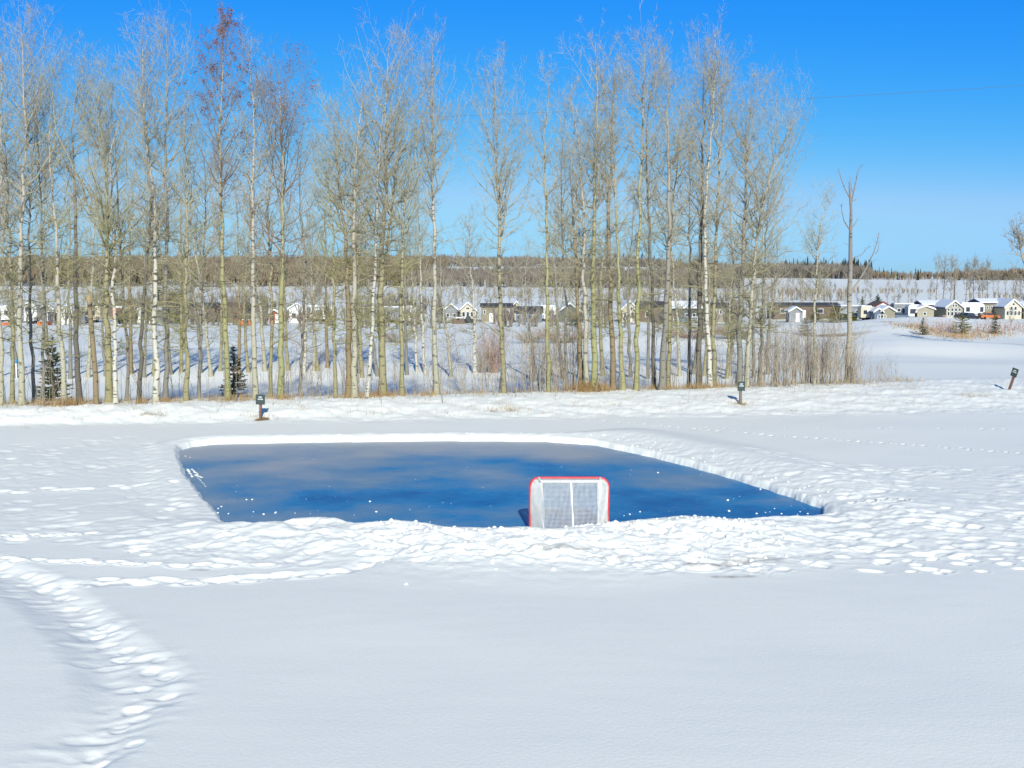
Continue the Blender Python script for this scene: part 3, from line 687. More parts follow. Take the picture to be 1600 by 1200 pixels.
def tree_geo(path, r0, g, crown0=.35, width=2.0, nprim=70, ang=(62, 24), upc=.35, dens=1.0, low=.18, nsides=8, twig=1.0, sec=9, ter=5):
    """path: trunk points (k,3) relative to base. returns trunk MB, crown MB, primaries for leaf clusters"""
    path = np.asarray(path, float)
    d = np.r_[0, np.cumsum(np.linalg.norm(np.diff(path, axis=0), axis=1))]; Ht = d[-1]
    s = np.linspace(0, 1, 22); P = np.stack([np.interp(s * Ht, d, path[:, i]) for i in range(3)], 1)
    ker = np.array([.25, .5, .25])
    for _ in range(2):
        P[1:-1] = .25 * P[:-2] + .5 * P[1:-1] + .25 * P[2:]
    P[2:-1, :2] += g.normal(size=(19, 2)) * .035
    rad = r0 * (1 - s) ** 1.0 * .97 + .008; rad[0] *= 1.3; rad[1] *= 1.05
    tm = MB(); tm.path([tuple(p) for p in np.vstack([P[0] - [0, 0, .5], P])], np.r_[rad[0] * 1.1, rad], nsides)
    cm = MB()
    n = int(nprim)
    t = crown0 + (1 - crown0) * g.uniform(0, 1, n) ** .92; nl = int(n * low); t[:nl] = g.uniform(.16, crown0 + .1, nl)
    t = np.clip(t, .1, .985)
    pos, T = interp_poly(P[None], np.zeros(n, int), t)
    az = g.uniform(0, 2 * math.pi, n); c = np.clip((t - crown0) / (1 - crown0), 0, 1)
    a = np.radians(ang[0] + (ang[1] - ang[0]) * c) * g.uniform(.75, 1.25, n)
    a[:nl] = np.radians(g.uniform(65, 105, nl))
    hd = np.stack([np.cos(az), np.sin(az), np.zeros(n)], 1)
    Dv = np.cos(a)[:, None] * np.array([0, 0, 1.]) + np.sin(a)[:, None] * hd
    prof = np.where(c < .3, .75 + .25 * c / .3, 1 - .70 * ((c - .3) / .7) ** 1.3)
    Ln = width * prof * g.uniform(.55, 1.25, n); Ln[:nl] = width * g.uniform(.25, .95, nl)
    Ln = Ln / np.maximum(.55, np.sin(a)) * .8
    tau = np.linspace(0, 1, 7)[None, :, None]
    Q = pos[:, None] + Dv[:, None] * Ln[:, None, None] * tau
    upv = np.full(n, upc); upv[:nl] = g.uniform(-.1, .25, nl)
    Q[:, :, 2] += (upv * Ln)[:, None] * tau[:, :, 0] ** 2
    Q -= (hd * (upv * .25 * Ln)[:, None])[:, None] * tau ** 2
    Q += np.cumsum(g.normal(size=Q.shape), 1) * (.034 * Ln)[:, None, None] * (tau > 0)
    tr = np.interp(t, s, rad); R1 = np.minimum(tr * .55, .008 + Ln * .0105)[:, None] * (1 - .84 * tau[:, :, 0])
    cm.tubes(Q, R1, 5)
    c2 = np.maximum(1, np.round(sec * dens * np.clip(Ln / width, .3, 1.5) * g.uniform(.6, 1.4, n))).astype(int)
    Q2, kr, ix, tt = kids(Q, R1, c2, .12, .97, math.radians(46), lambda i, t_, m: Ln[i] * (.18 + .32 * (1 - t_)) * g.uniform(.5, 1.2, m), .24, 5, g, .10)
    R2 = np.minimum(kr * .7, .009)[:, None] * (1 - .7 * np.linspace(0, 1, 5))[None] * twig
    cm.tubes(Q2, np.maximum(R2, .0022), 3)
    L2 = np.linalg.norm(Q2[:, -1] - Q2[:, 0], axis=1)
    c3 = np.maximum(0, np.round(ter * dens * g.uniform(.4, 1.6, len(Q2)))).astype(int)
    Q3, kr3, ix3, t3 = kids(Q2, R2, c3, .15, 1.0, math.radians(52), lambda i, t_, m: np.minimum(L2[i] * .6, .45) * g.uniform(.4, 1.2, m) + .05, .2, 3, g, .08)
    R3 = np.full(Q3.shape[:2], .0042 * twig) * np.array([1, .8, .35])[None]
    cm.tubes(Q3, R3, 3)
    # top leaders
    return tm, cm, (P, Q, Q2, Q3)

def front_tree(pts, Wpx, bark, label, crown0=.4, width=2.0, nprim=64, D=None, doff=1.2, seed=1, twigm='twig', leaves=None, cat='tree', dens=1.0, name='aspen_tree', ang=(66, 34), low=.36, upc=.30, group='bare aspens and poplars in the row along the snow bank', jy=.5, ter=5, sec=9, twig=.85):
    """pts: trunk points in photo pixels, from base to tip; the tree stands on the ground where its base is"""
    g = np.random.default_rng(seed)
    pts = [(a, c + 24 * max(0, min(1, (420 - c) / 330))) for a, c in pts]     # twigs reach above the last trunk point
    if D is None:
        D = 50.
        for _ in range(5): D = float(crest_y(np.array((pts[0][0] - W / 2) / FPX * D))) + doff
    b = on_plane_y(pts[0][0], 600, D); z0 = gz(b[0], D)
    P = []
    for i, (a, c) in enumerate(pts):
        q = on_plane_y(a, c, D); P.append([q[0] - b[0], g.normal() * jy * (i > 0) * i / len(pts), q[2] - z0])
    P[0] = [0, 0, 0]
    k = FPX / D; r0 = Wpx / k / 2
    tm, cm, geo = tree_geo(P, r0, g, crown0, width * 1.15, int(nprim * 1.05), dens=dens, ang=ang, low=low, upc=upc, ter=ter, sec=sec, twig=twig)
    root = empty(name, (b[0], D, z0)); tag(root, label, cat, group)
    tm.build('trunk', M[bark], root, True)
    cm.build('crown', M[twigm], root)
    if leaves:
        # clusters of dead leaves kept on the twigs
        Q3 = geo[3]; zmin, n, spread = leaves
        cand = Q3[Q3[:, 0, 2] > zmin, -1]; lm = MB()
        cen_ = cand[g.integers(0, len(cand), n)]
        kk = 16
        c_ = np.repeat(cen_, kk, 0) + g.normal(size=(n * kk, 3)) * spread
        e1 = g.normal(size=(n * kk, 3)); e1 /= np.linalg.norm(e1, axis=1, keepdims=True); e2 = np.cross(e1, g.normal(size=(n * kk, 3))); e2 /= np.linalg.norm(e2, axis=1, keepdims=True)
        sz = g.uniform(.018, .04, (n * kk, 1))
        V = np.stack([c_ - e1 * sz, c_ + e2 * sz * .7, c_ + e1 * sz, c_ - e2 * sz * .7], 1)
        lm.add(V.reshape(-1, 3), np.arange(n * kk * 4).reshape(-1, 4)); lm.build('dead_leaves', M['leaf_brown'], root)
    return root

T = front_tree
T([(2, 640), (0, 400), (2, 200), (-6, 20)], 7, 'pale', 'pale slim aspen cut by the left edge of the photo', seed=101)
T([(18, 640), (16, 480), (8, 330), (14, 160)], 7, 'olive', 'thin dark-olive aspen, second trunk from the left edge', seed=102, width=1.7, doff=1.8, twigm='twig_olive')
T([(33, 640), (34, 400), (38, 200), (40, 18)], 10, 'pale', 'tall thick grey-white spotted aspen near the left edge', seed=103, width=2.3, nprim=90, crown0=.42, doff=.9, ang=(56, 30))
T([(53, 640), (46, 520), (46, 330), (60, 110)], 6, 'grey', 'thin grey aspen with a kinked foot left of the small spruce', seed=104, doff=2.2)
T([(100, 640), (92, 520), (84, 380), (76, 230), (84, 120)], 9, 'pale', 'pale mottled aspen leaning left in front of the small spruce', seed=105, doff=.8, twigm='twig_olive')
T([(123, 640), (118, 480), (116, 300), (113, 190), (120, 78)], 9.5, 'dark', 'dark straight trunk with a pale forked top right of the small spruce', seed=106, crown0=.5, width=1.9)
T([(170, 640), (169, 480), (168, 360), (160, 250), (158, 130)], 12, 'olive', 'thick olive aspen forking into a wide vase below its crown', seed=107, crown0=.42, width=2.5, nprim=84, ang=(50, 22), twigm='twig_olive')
T([(180, 640), (177, 520), (172, 360), (176, 220), (182, 170)], 7.5, 'white', 'white spotted birch close against the thick olive aspen', seed=108, doff=.7, name='birch_tree', nprim=45)
T([(197, 640), (200, 560), (192, 460), (188, 300), (170, 95)], 5, 'grey', 'very thin grey sapling right of the spotted birch', seed=109, doff=2.0, width=1.6, nprim=50)
T([(216, 633), (222, 500), (230, 380), (236, 280), (224, 120)], 7, 'dark', 'slim dark trunk leaning right before the white birch', seed=110, doff=1.0, crown0=.45)
T([(243, 635), (243, 500), (243, 330), (228, 190), (222, 40)], 9.5, 'white', 'tall white birch with dark flecks and orange-tinged upper bark', seed=111, name='birch_tree', width=2.4, nprim=84, crown0=.42, doff=.8)
T([(258, 633), (258, 480), (262, 300), (258, 160), (268, 30)], 8, 'grey', 'grey straight aspen just right of the tall white birch', seed=112, doff=1.4, width=2.2, nprim=80, crown0=.42)
T([(290, 633), (290, 450), (292, 300), (296, 150)], 8, 'olive', 'mid-size olive aspen standing alone between birch and leafy poplar', seed=113, twigm='twig_olive', nprim=60)
T([(356, 630), (350, 450), (346, 300), (342, 150), (346, 22)], 9, 'yellow', 'tall yellow-barked poplar holding red-brown leaf clusters at its top', seed=114, crown0=.5, width=1.7, nprim=84, leaves=(11.0, 210, .07), ang=(50, 22), name='poplar_tree', twigm='twig_dark')
T([(399, 630), (398, 480), (396, 300), (394, 180), (390, 60)], 9, 'pale', 'pale aspen rising directly behind the left sign', seed=115, width=2.0, nprim=76, crown0=.42)
T([(438, 630), (440, 450), (442, 300), (444, 180), (436, 100)], 10, 'yellow', 'yellow-green poplar with dark upswept limbs right of the left sign', seed=116, twigm='twig_dark', width=2.6, nprim=72, crown0=.42, ang=(55, 30), leaves=(9.5, 60, .1), name='poplar_tree')
T([(422, 630), (424, 470), (420, 300), (428, 200), (430, 130)], 6, 'olive', 'slim olive aspen between the left sign and the yellow-green poplar', seed=117, width=1.7, doff=2.2, leaves=(9.0, 40, .08))
T([(524, 628), (521, 480), (520, 330), (505, 210)], 6, 'olive', 'thin olive aspen left of the thick double trunk', seed=118, twigm='twig_olive', width=1.9, nprim=55)
T([(545, 626), (545, 480), (538, 330), (525, 230), (520, 170)], 11, 'brown', 'brown left stem of the thick double trunk', seed=119, twigm='twig_olive', width=2.2, nprim=72, doff=1.0)
T([(554, 626), (552, 480), (553, 330), (558, 200), (570, 105)], 10, 'pale', 'smooth pale right stem of the thick double trunk', seed=120, width=2.3, nprim=80, doff=.8, crown0=.45)
T([(573, 626), (582, 520), (588, 380), (592, 260), (600, 110)], 6.5, 'white', 'slender white birch bending right beside the double trunk', seed=121, name='birch_tree', doff=.7, width=1.8, nprim=60)
T([(598, 626), (597, 500), (594, 400), (602, 320), (604, 180), (608, 45)], 12, 'olive', 'tallest dark-footed olive poplar right of the slender birch', seed=122, width=2.7, nprim=96, crown0=.42, name='poplar_tree', ang=(58, 32))
T([(600, 626), (592, 470), (604, 370), (618, 270), (632, 130)], 8, 'yellow', 'yellowish stem crossing in front of the tallest poplar and leaning right', seed=123, twigm='twig_olive', width=2.2, doff=1.5)
T([(628, 625), (626, 480), (632, 330), (650, 220), (660, 150)], 7, 'olive', 'small olive aspen to the right of the tallest poplar', seed=124, twigm='twig_olive', width=2.1, nprim=60)
T([(682, 623), (680, 480), (678, 300), (675, 180), (676, 45)], 8.5, 'pale', 'tall pale aspen with a narrow wavy top, open sky to its right', seed=125, width=1.7, nprim=74, crown0=.48, ang=(50, 30))
T([(787, 620), (783, 480), (780, 340), (775, 200), (773, 85)], 8, 'olive', 'lone olive aspen with symmetric crown at the centre of the view', seed=126, width=2.0, nprim=80, crown0=.38, ang=(48, 22))
T([(857, 617), (855, 480), (853, 320), (850, 200), (858, 95)], 6.5, 'yellow', 'narrow yellow-green aspen standing alone right of centre', seed=127, width=1.5, nprim=58, crown0=.45, ang=(52, 30))
T([(907, 614), (904, 480), (896, 340), (890, 230)], 8, 'brown', 'brown left trunk of the tight clump right of centre', seed=128, width=1.9, nprim=60, doff=1.6)
T([(917, 614), (913, 480), (912, 340), (905, 220), (890, 125)], 8, 'pale', 'pale middle trunk of the tight clump right of centre', seed=129, width=2.0, nprim=74, doff=1.0)
T([(929, 614), (927, 480), (930, 300), (934, 150), (930, 40)], 10, 'yellow', 'tall yellow-green right trunk of the tight clump, orange grass at its foot', seed=130, width=2.1, nprim=84, doff=.8, crown0=.45)
T([(958, 613), (955, 480), (950, 330), (955, 200), (962, 70)], 9, 'brown', 'mottled brown aspen between the tight clump and a yellow one', seed=131, width=1.8, nprim=66, doff=1.0)
T([(974, 613), (968, 480), (962, 330), (956, 200), (960, 120)], 7, 'yellow', 'bright yellow-green aspen bowing left above the valley', seed=132, width=1.6, nprim=56, doff=.7)
T([(995, 612), (996, 480), (997, 330), (1003, 190), (1010, 38)], 8, 'yellow', 'straight yellow-green aspen with a chalk-white upper stem', seed=133, width=2.1, nprim=84, crown0=.48, doff=.7)
T([(1022, 612), (1020, 480), (1014, 330), (1008, 200), (1024, 50)], 6, 'dark', 'thin dark trunk left of the stout grey leaner', seed=134, width=1.8, nprim=64, doff=2.0)
T([(1035, 612), (1040, 480), (1046, 340), (1042, 200), (1048, 85)], 11, 'grey', 'stout grey aspen leaning right in the row of yellow ones', seed=135, width=2.0, nprim=80, crown0=.4, doff=.7)
T([(1044, 612), (1045, 480), (1048, 350), (1062, 240), (1066, 150)], 7, 'olive', 'olive stem half hidden behind the stout grey leaner', seed=136, twigm='twig_olive', width=1.8, nprim=56, doff=2.4)
T([(1092, 607), (1093, 480), (1095, 330), (1098, 180), (1100, 45)], 9, 'dark', 'dark tall left stem of the tall cluster left of the right sign', seed=137, width=2.1, nprim=64, crown0=.42, doff=1.2, ang=(52, 30))
T([(1110, 607), (1104, 480), (1098, 330), (1112, 180), (1114, 32)], 7.5, 'white', 'cream-white stem bowing left in the tall cluster', seed=138, width=2.0, nprim=60, crown0=.45, doff=.6, ang=(52, 30), name='birch_tree')
T([(1116, 607), (1114, 480), (1120, 330), (1128, 180), (1122, 50)], 7, 'olive', 'olive-grey right stem of the tall cluster', seed=139, width=2.0, nprim=56, doff=1.6, ang=(52, 30))
T([(1155, 604), (1159, 480), (1163, 330), (1170, 200), (1178, 105)], 9.5, 'grey', 'straight grey-brown aspen rising behind the right sign', seed=140, width=2.2, nprim=86, crown0=.42, doff=1.0)
T([(1167, 604), (1172, 500), (1180, 400), (1190, 310), (1214, 230), (1236, 180)], 8, 'pale', 'cream poplar with a broad fan crown sweeping to the right', seed=141, width=3.0, nprim=104, crown0=.45, doff=.8, ang=(50, 26), name='poplar_tree')
T([(1186, 604), (1190, 480), (1196, 340), (1206, 240)], 5.5, 'grey', 'thin grey pole inside the fan-crowned poplar', seed=142, width=1.7, nprim=50, doff=1.8)
T([(1272, 602), (1274, 480), (1278, 380), (1284, 330), (1300, 290)], 5, 'pale', 'slender small aspen between the fan-crowned poplar and the dead tree', seed=143, width=1.5, nprim=46, crown0=.4, doff=1.2, low=.1, dens=.9)
T([(468, 628), (478, 430), (470, 300), (462, 200)], 5, 'grey', 'thin grey stem in the gap right of the yellow-green poplar', seed=144, width=1.9, nprim=44, doff=3.2, dens=.8)
T([(1076, 607), (1078, 480), (1074, 330), (1078, 170)], 5.5, 'grey', 'slim grey stem left of the tall cluster', seed=145, width=1.7, nprim=56, doff=3.0)
T([(66, 640), (70, 480), (66, 300), (56, 60)], 5, 'grey', 'slim grey aspen hidden among the crowns by the left edge', seed=146, width=2.0, nprim=60, doff=3.0)
T([(310, 634), (314, 480), (322, 300), (318, 200)], 5, 'grey', 'thin grey stem left of the leafy yellow poplar', seed=147, width=1.9, nprim=50, doff=3.2)
T([(886, 614), (884, 480), (876, 330), (882, 130)], 4.5, 'grey', 'thin grey pole left of the tight clump', seed=148, width=1.7, nprim=50, doff=2.6)

# snapped snag
def snag():
    D = 46.6; b = on_plane_y(149, 600, D); z0 = gz(b[0], D); h = on_plane_y(149, 462, D)[2] - z0
    root = empty('broken_snag', (b[0], D, z0)); tag(root, 'brown dead snag snapped off at mid height left of the olive aspen', 'dead tree')
    MB().path([(0, 0, -.4), (0.02, 0, 1), (-.03, 0, h * .5), (-.1, 0, h * .8), (-.13, 0, h - .25)], [.12, .105, .10, .095, .09], 9).build('trunk', M['brown'], root, True)
    m = MB(); m.path([(-.13, 0, h - .26), (-.15, 0, h - .1), (-.14, 0, h)], [.11, .13, .07], 7)
    for k in range(8):
        a = R.uniform(0, 6.28); m.path([(-.13 + .07 * math.cos(a), .07 * math.sin(a), h - .15), (-.13 + .09 * math.cos(a), .09 * math.sin(a), h + R.uniform(.02, .22))], [.03, .004], 4)
    m.build('broken_top', M['grass'], root)
snag()

# the dead three-pronged tree
def dead_tree():
    D = 57.5; K = FPX / D; b = on_plane_y(1327, 600, D); z0 = gz(b[0], D)
    root = empty('dead_tree', (b[0], D, z0)); tag(root, 'bare dead tree with three prongs at the top, right of all the others', 'dead tree')
    def pt(a, c, y=0.0): q = on_plane_y(a, c, D); return (q[0] - b[0], y, q[2] - z0)
    g = np.random.default_rng(5)
    tr = [(1327, 603), (1325, 560), (1328, 520), (1327, 470), (1329, 420), (1329, 370), (1330, 330), (1328, 300), (1327, 284)]
    P = [pt(*q) for q in tr]; P[0] = (0, 0, -.4)
    MB().path(P, [.17, .15, .125, .12, .11, .085, .065, .05, .028], 9).build('trunk', M['dead'], root, True)
    limbs = [([(1329, 312), (1320, 292), (1314, 270), (1311, 262)], .035, .3), ([(1330, 318), (1335, 290), (1340, 265), (1345, 258)], .04, -.2), ([(1332, 300), (1329, 275)], .02, .2),
             ([(1328, 360), (1318, 345), (1312, 325), (1311, 318)], .035, -.4), ([(1330, 358), (1338, 347), (1344, 340)], .022, .3), ([(1330, 315), (1336, 313), (1339, 309)], .02, 0),
             ([(1331, 455), (1342, 440), (1356, 420), (1368, 395), (1377, 370), (1379, 362)], .06, .5), ([(1368, 396), (1374, 392), (1378, 378)], .02, .5), ([(1362, 410), (1361, 398)], .015, .4),
             ([(1327, 440), (1318, 425), (1310, 415)], .02, -.3), ([(1330, 405), (1345, 398), (1352, 388), (1356, 385)], .022, -.4), ([(1329, 385), (1318, 378)], .012, .1),
             ([(1326, 530), (1310, 500), (1302, 470), (1300, 450)], .022, .4), ([(1326, 532), (1305, 528), (1290, 510), (1280, 505)], .02, -.5), ([(1329, 535), (1345, 525), (1355, 505)], .03, .3), ([(1329, 530), (1350, 522), (1360, 515)], .014, .2),
             ([(1328, 560), (1335, 548), (1336, 540)], .02, -.3)]
    m = MB()
    Q = []
    for L_, r, dy in limbs:
        n = len(L_); pp = [pt(a + (0 if i == 0 else g.normal() * .5), c, dy * i / n * 1.2) for i, (a, c) in enumerate(L_)]
        m.path(pp, list(np.linspace(r, .006, n)), 5)
        s = np.linspace(0, 1, 7); ks = np.linspace(0, 1, n); Q.append(np.stack([np.interp(s, ks, [p[i] for p in pp]) for i in range(3)], 1))
    Q = np.array(Q); R1 = np.full((len(Q), 7), .02)
    Ls = np.linalg.norm(Q[:, -1] - Q[:, 0], axis=1)
    Q2, kr, ix, tt = kids(Q, R1, np.maximum(1, (Ls * 4.2).astype(int)), .15, .95, math.radians(40), lambda i, t_, mm: .15 + .3 * Ls[i] * (1 - t_) * g.uniform(.4, 1, mm), .15, 4, g)
    m.tubes(Q2, np.full(Q2.shape[:2], .007) * np.array([1, .8, .6, .3]), 3)
    m.build('limb', M['dead'], root)
    # sprouts round the foot
    mm_ = MB()
    for k in range(34):
        a = R.uniform(0, 6.28); l = R.uniform(.5, 1.7); le = R.uniform(.1, .5)
        mm_.path([(.1 * math.cos(a), .1 * math.sin(a), 0), (math.cos(a) * le * .6, math.sin(a) * le * .6, l * .6), (math.cos(a) * le, math.sin(a) * le, l)], [.008, .006, .002], 3, cap=False)
    mm_.build('sprouts', M['stem'], root)
dead_tree()

# ------------------------------------------------------------------ rows of trees further back
def back_meshes(n, Ht, r0, width, nprim, seed, crown0, **kw):
    res = []
    for i in range(n):
        g = np.random.default_rng(seed + i); k = 5
        P = np.zeros((k, 3)); P[:, 2] = np.linspace(0, Ht, k); P[1:, :2] = np.cumsum(g.normal(size=(k - 1, 2)) * .22, 0)
        res.append(tree_geo(P, r0, g, crown0, width, nprim, **kw)[:2])
    return res
BV = []
for i, (bk, tw) in enumerate([('olive', 'twig_olive'), ('pale', 'twig'), ('grey', 'twig'), ('white', 'twig'), ('brown', 'twig_olive'), ('grey', 'twig_olive'), ('olive', 'twig')]):
    tm, cm = back_meshes(1, 13.0, .15, 2.1, 58, 300 + i, .26, low=.3, sec=7, ter=4, twig=1.35, ang=(60, 26))[0]
    BV.append((tm.mesh('trunk', M[bk], True), cm.mesh('crown', M[tw])))
def place_tree(V, loc, sc, rz, label, cat, group, name, parts=('trunk', 'crown')):
    root = empty(name, loc, rz); root.scale = sc; tag(root, label, cat, group)
    for n_, me_ in zip(parts, V):
        o = bpy.data.objects.new(n_, me_); COL.objects.link(o); o.parent = root
    return root
BARK = ['olive', 'pale', 'grey', 'white-barked', 'brown', 'grey', 'olive']
back = [  # px, base py, top py, variant, label
    (138, 590, 230, 1, 'pale back-row trunk seen beside the broken snag'), (205, 584, 300, 4, 'brown back-row trunk left of the slim dark leaner'), (78, 596, 250, 2, 'grey back-row tree behind the small spruce'),
    (283, 582, 270, 0, 'olive back-row trunk just left of the mid-size olive aspen'), (267, 585, 330, 5, 'grey back-row pole right of the tall white birch'), (313, 583, 320, 2, 'grey back-row tree midway between olive aspen and leafy poplar'),
    (344, 580, 260, 6, 'olive back-row trunk touching the left side of the leafy poplar'), (373, 586, 300, 4, 'brown back-row tree above the second small spruce'), (414, 580, 250, 1, 'pale back-row tree just right of the left sign'),
    (450, 579, 290, 0, 'olive back-row tree right beside the yellow-green poplar'), (475, 583, 180 + 130, 3, 'white birch in the back row, first right of the yellow-green poplar'), (490, 580, 330, 1, 'pale back-row trunk, right neighbour of the back-row birch'),
    (497, 580, 400, 6, 'short olive back-row trunk in the group left of the double trunk'), (512, 575, 300, 4, 'leaning brown back-row tree left of the double trunk'), (562, 584, 240, 2, 'grey back-row tree between double trunk and bending birch'),
    (566, 590, 320, 0, 'small olive back-row tree behind the bending birch'), (636, 586, 280, 5, 'grey back-row tree right of the small olive aspen'), (652, 582, 340, 3, 'short white back-row birch right of the small olive aspen'),
    (664, 584, 270, 3, 'white flecked back-row birch just left of the tall pale aspen'), (742, 584, 330, 3, 'white back-row birch between the tall pale aspen and the lone olive aspen'), (705, 590, 400, 1, 'small pale back-row tree right of the tall pale aspen'),
    (833, 596, 380, 2, 'small grey back-row tree right of the lone olive aspen'), (880, 592, 330, 5, 'grey back-row tree behind the left side of the tight clump'), (942, 588, 280, 6, 'olive back-row tree just right of the tight clump'),
    (985, 590, 300, 2, 'grey back-row tree seen between the two yellow-green aspens'), (1012, 592, 260, 5, 'grey back-row tree left of the thin dark trunk'), (1062, 588, 290, 1, 'pale back-row tree right of the stout grey leaner'),
    (1083, 585, 320, 5, 'grey back-row tree left of the dark tall stem'), (1140, 588, 290, 2, 'grey back-row tree left of the right sign'), (1135, 592, 400, 0, 'short olive back-row tree left of the right sign'),
    (1178, 590, 330, 5, 'grey back-row tree behind the fan-crowned poplar'), (1200, 585, 360, 2, 'grey back-row tree right of the fan-crowned poplar'), (225, 590, 250, 5, 'grey back-row tree behind the slim dark leaner'),
    (25, 590, 260, 2, 'grey back-row tree beside the blue-capped post'), (-12, 592, 230, 0, 'olive back-row tree cut by the left photo edge'), (110, 592, 300, 5, 'grey back-row tree behind the dark straight trunk'), (165, 588, 330, 2, 'grey back-row tree behind the thick olive aspen'),
    (590, 588, 300, 5, 'grey back-row tree behind the tallest poplar'), (330, 588, 300, 1, 'pale back-row tree left of the leafy poplar'), (388, 582, 330, 6, 'olive back-row tree directly behind the pale aspen at the left sign'),
    (240, 588, 300, 0, 'olive back-row tree directly behind the tall white birch'), (905, 590, 300, 0, 'olive back-row tree directly behind the tight clump'), (1100, 588, 300, 6, 'olive back-row tree directly behind the tall cluster')]
for i, (px, py, tp, v, lab) in enumerate(back):
    p = ground_hit(px, py, 62); K = FPX / p[1]; h = (py - tp) / K
    g = R.uniform(.85, 1.15)
    place_tree(BV[v], (p[0], p[1], p[2] - .05), (g * .95, g * .95, h / 13.0), R.uniform(0, 6.28), lab, 'tree', 'bare trees in the rows behind the bank', 'birch_tree' if v == 3 else 'aspen_tree')

# small bare trees beyond, behind and among the camp
MV = []
for i in range(5):
    g = np.random.default_rng(400 + i); P = np.zeros((4, 3)); P[:, 2] = np.linspace(0, 11, 4); P[1:, :2] = np.cumsum(g.normal(size=(3, 2)) * .25, 0)
    tm, cm, _ = tree_geo(P, .13, g, .30, 1.9, 34, sec=6, ter=2, twig=3.2, nsides=5, ang=(50, 22))
    m = MB(); 
    for q in (tm, cm):
        off = m.n
        for v_, f_, mm_ in zip(q.v, q.f, q.m): pass
        m.v += q.v; m.f += [f + off for f in q.f]; m.m += q.m; m.n += q.n
    MV.append(m.mesh('bare_tree', M['midtree']))
def mid_tree(px, D, h, label, group, v=None, w=1.0):
    p = on_plane_y(px, 450, D); z = gz(p[0], D)
    o = bpy.data.objects.new('bare_tree', MV[R.randrange(5) if v is None else v]); COL.objects.link(o)
    o.location = (p[0], D, z - .1); s = h / 11.0; o.scale = (s * w, s * w, s); o.rotation_euler[2] = R.uniform(0, 6.28); tag(o, label, 'tree', group)
groups = [
    ([1465, 1474, 1484, 1492], (330, 360), (14, 15.5), 'tall slim bare tree in the clump behind the glass-gabled beige cabin', 'slim trees behind the beige cabin'),
    ([1508, 1516, 1523, 1530, 1537, 1545], (325, 360), (13.5, 16), 'tall feathery bare tree behind the row of trailers at the right', 'slim trees behind the right trailers'),
    ([1553, 1562, 1571, 1580, 1588, 1596], (330, 370), (8, 11), 'bare tree behind the rightmost cabins', 'trees behind the rightmost cabins'),
    ([1385, 1397, 1408, 1420, 1428, 1434, 1456], (320, 360), (6, 10), 'short bare tree behind the low roofs in the valley', 'short trees behind the white trailers'),
    ([1200, 1212, 1222, 1232, 1241, 1250, 1258, 1266, 1281, 1290, 1299, 1309, 1318, 1340, 1352, 1362], (300, 350), (7, 11), 'thin bare tree behind the long dark-roofed cabin', 'trees behind the long cabin'),
    ([1130, 1140, 1150, 1158, 1168, 1178, 1188, 1195], (290, 350), (7, 10), 'small bare tree in the scrub left of the long dark-roofed cabin', 'scrub trees left of the long cabin'),
    ([700, 712, 724, 735, 748, 758, 768, 776, 795, 806, 815, 824, 833, 842, 850, 862, 870, 880, 890], (300, 350), (7, 11), 'small bare tree on the snowfield behind the central cabins', 'trees behind the central cabins'),
    ([940, 952, 965, 978, 988, 1003, 1015, 1028, 1050, 1060, 1070, 1085, 1098, 1110, 1120], (295, 350), (7, 10), 'small bare tree behind the dark cabins right of centre', 'trees behind the dark cabins'),
    ([60, 85, 128, 150, 190, 205, 225, 250, 270, 300, 315, 330, 360, 378, 395, 410], (290, 350), (6, 10), 'small bare tree behind the left-hand trailers', 'trees behind the left trailers'),
    ([430, 445, 462, 484, 500, 515, 535, 560, 575, 610, 625, 645, 660, 690], (290, 350), (6, 10), 'small bare tree behind the white trailer with a blue end', 'trees behind the white trailers'),
]
for pxs, dr, hr, lab, gr in groups:
    for px in pxs: mid_tree(px + R.uniform(-2, 2), R.uniform(*dr), R.uniform(*hr), lab, gr)
mid_tree(1612, 118, 13.5, 'tall bare tree leaning in at the right photo edge', None, 2, 1.5)
mid_tree(1582, 178, 4.0, 'tiny bare sapling beside the rightmost small spruce', None, 1, 1.2)

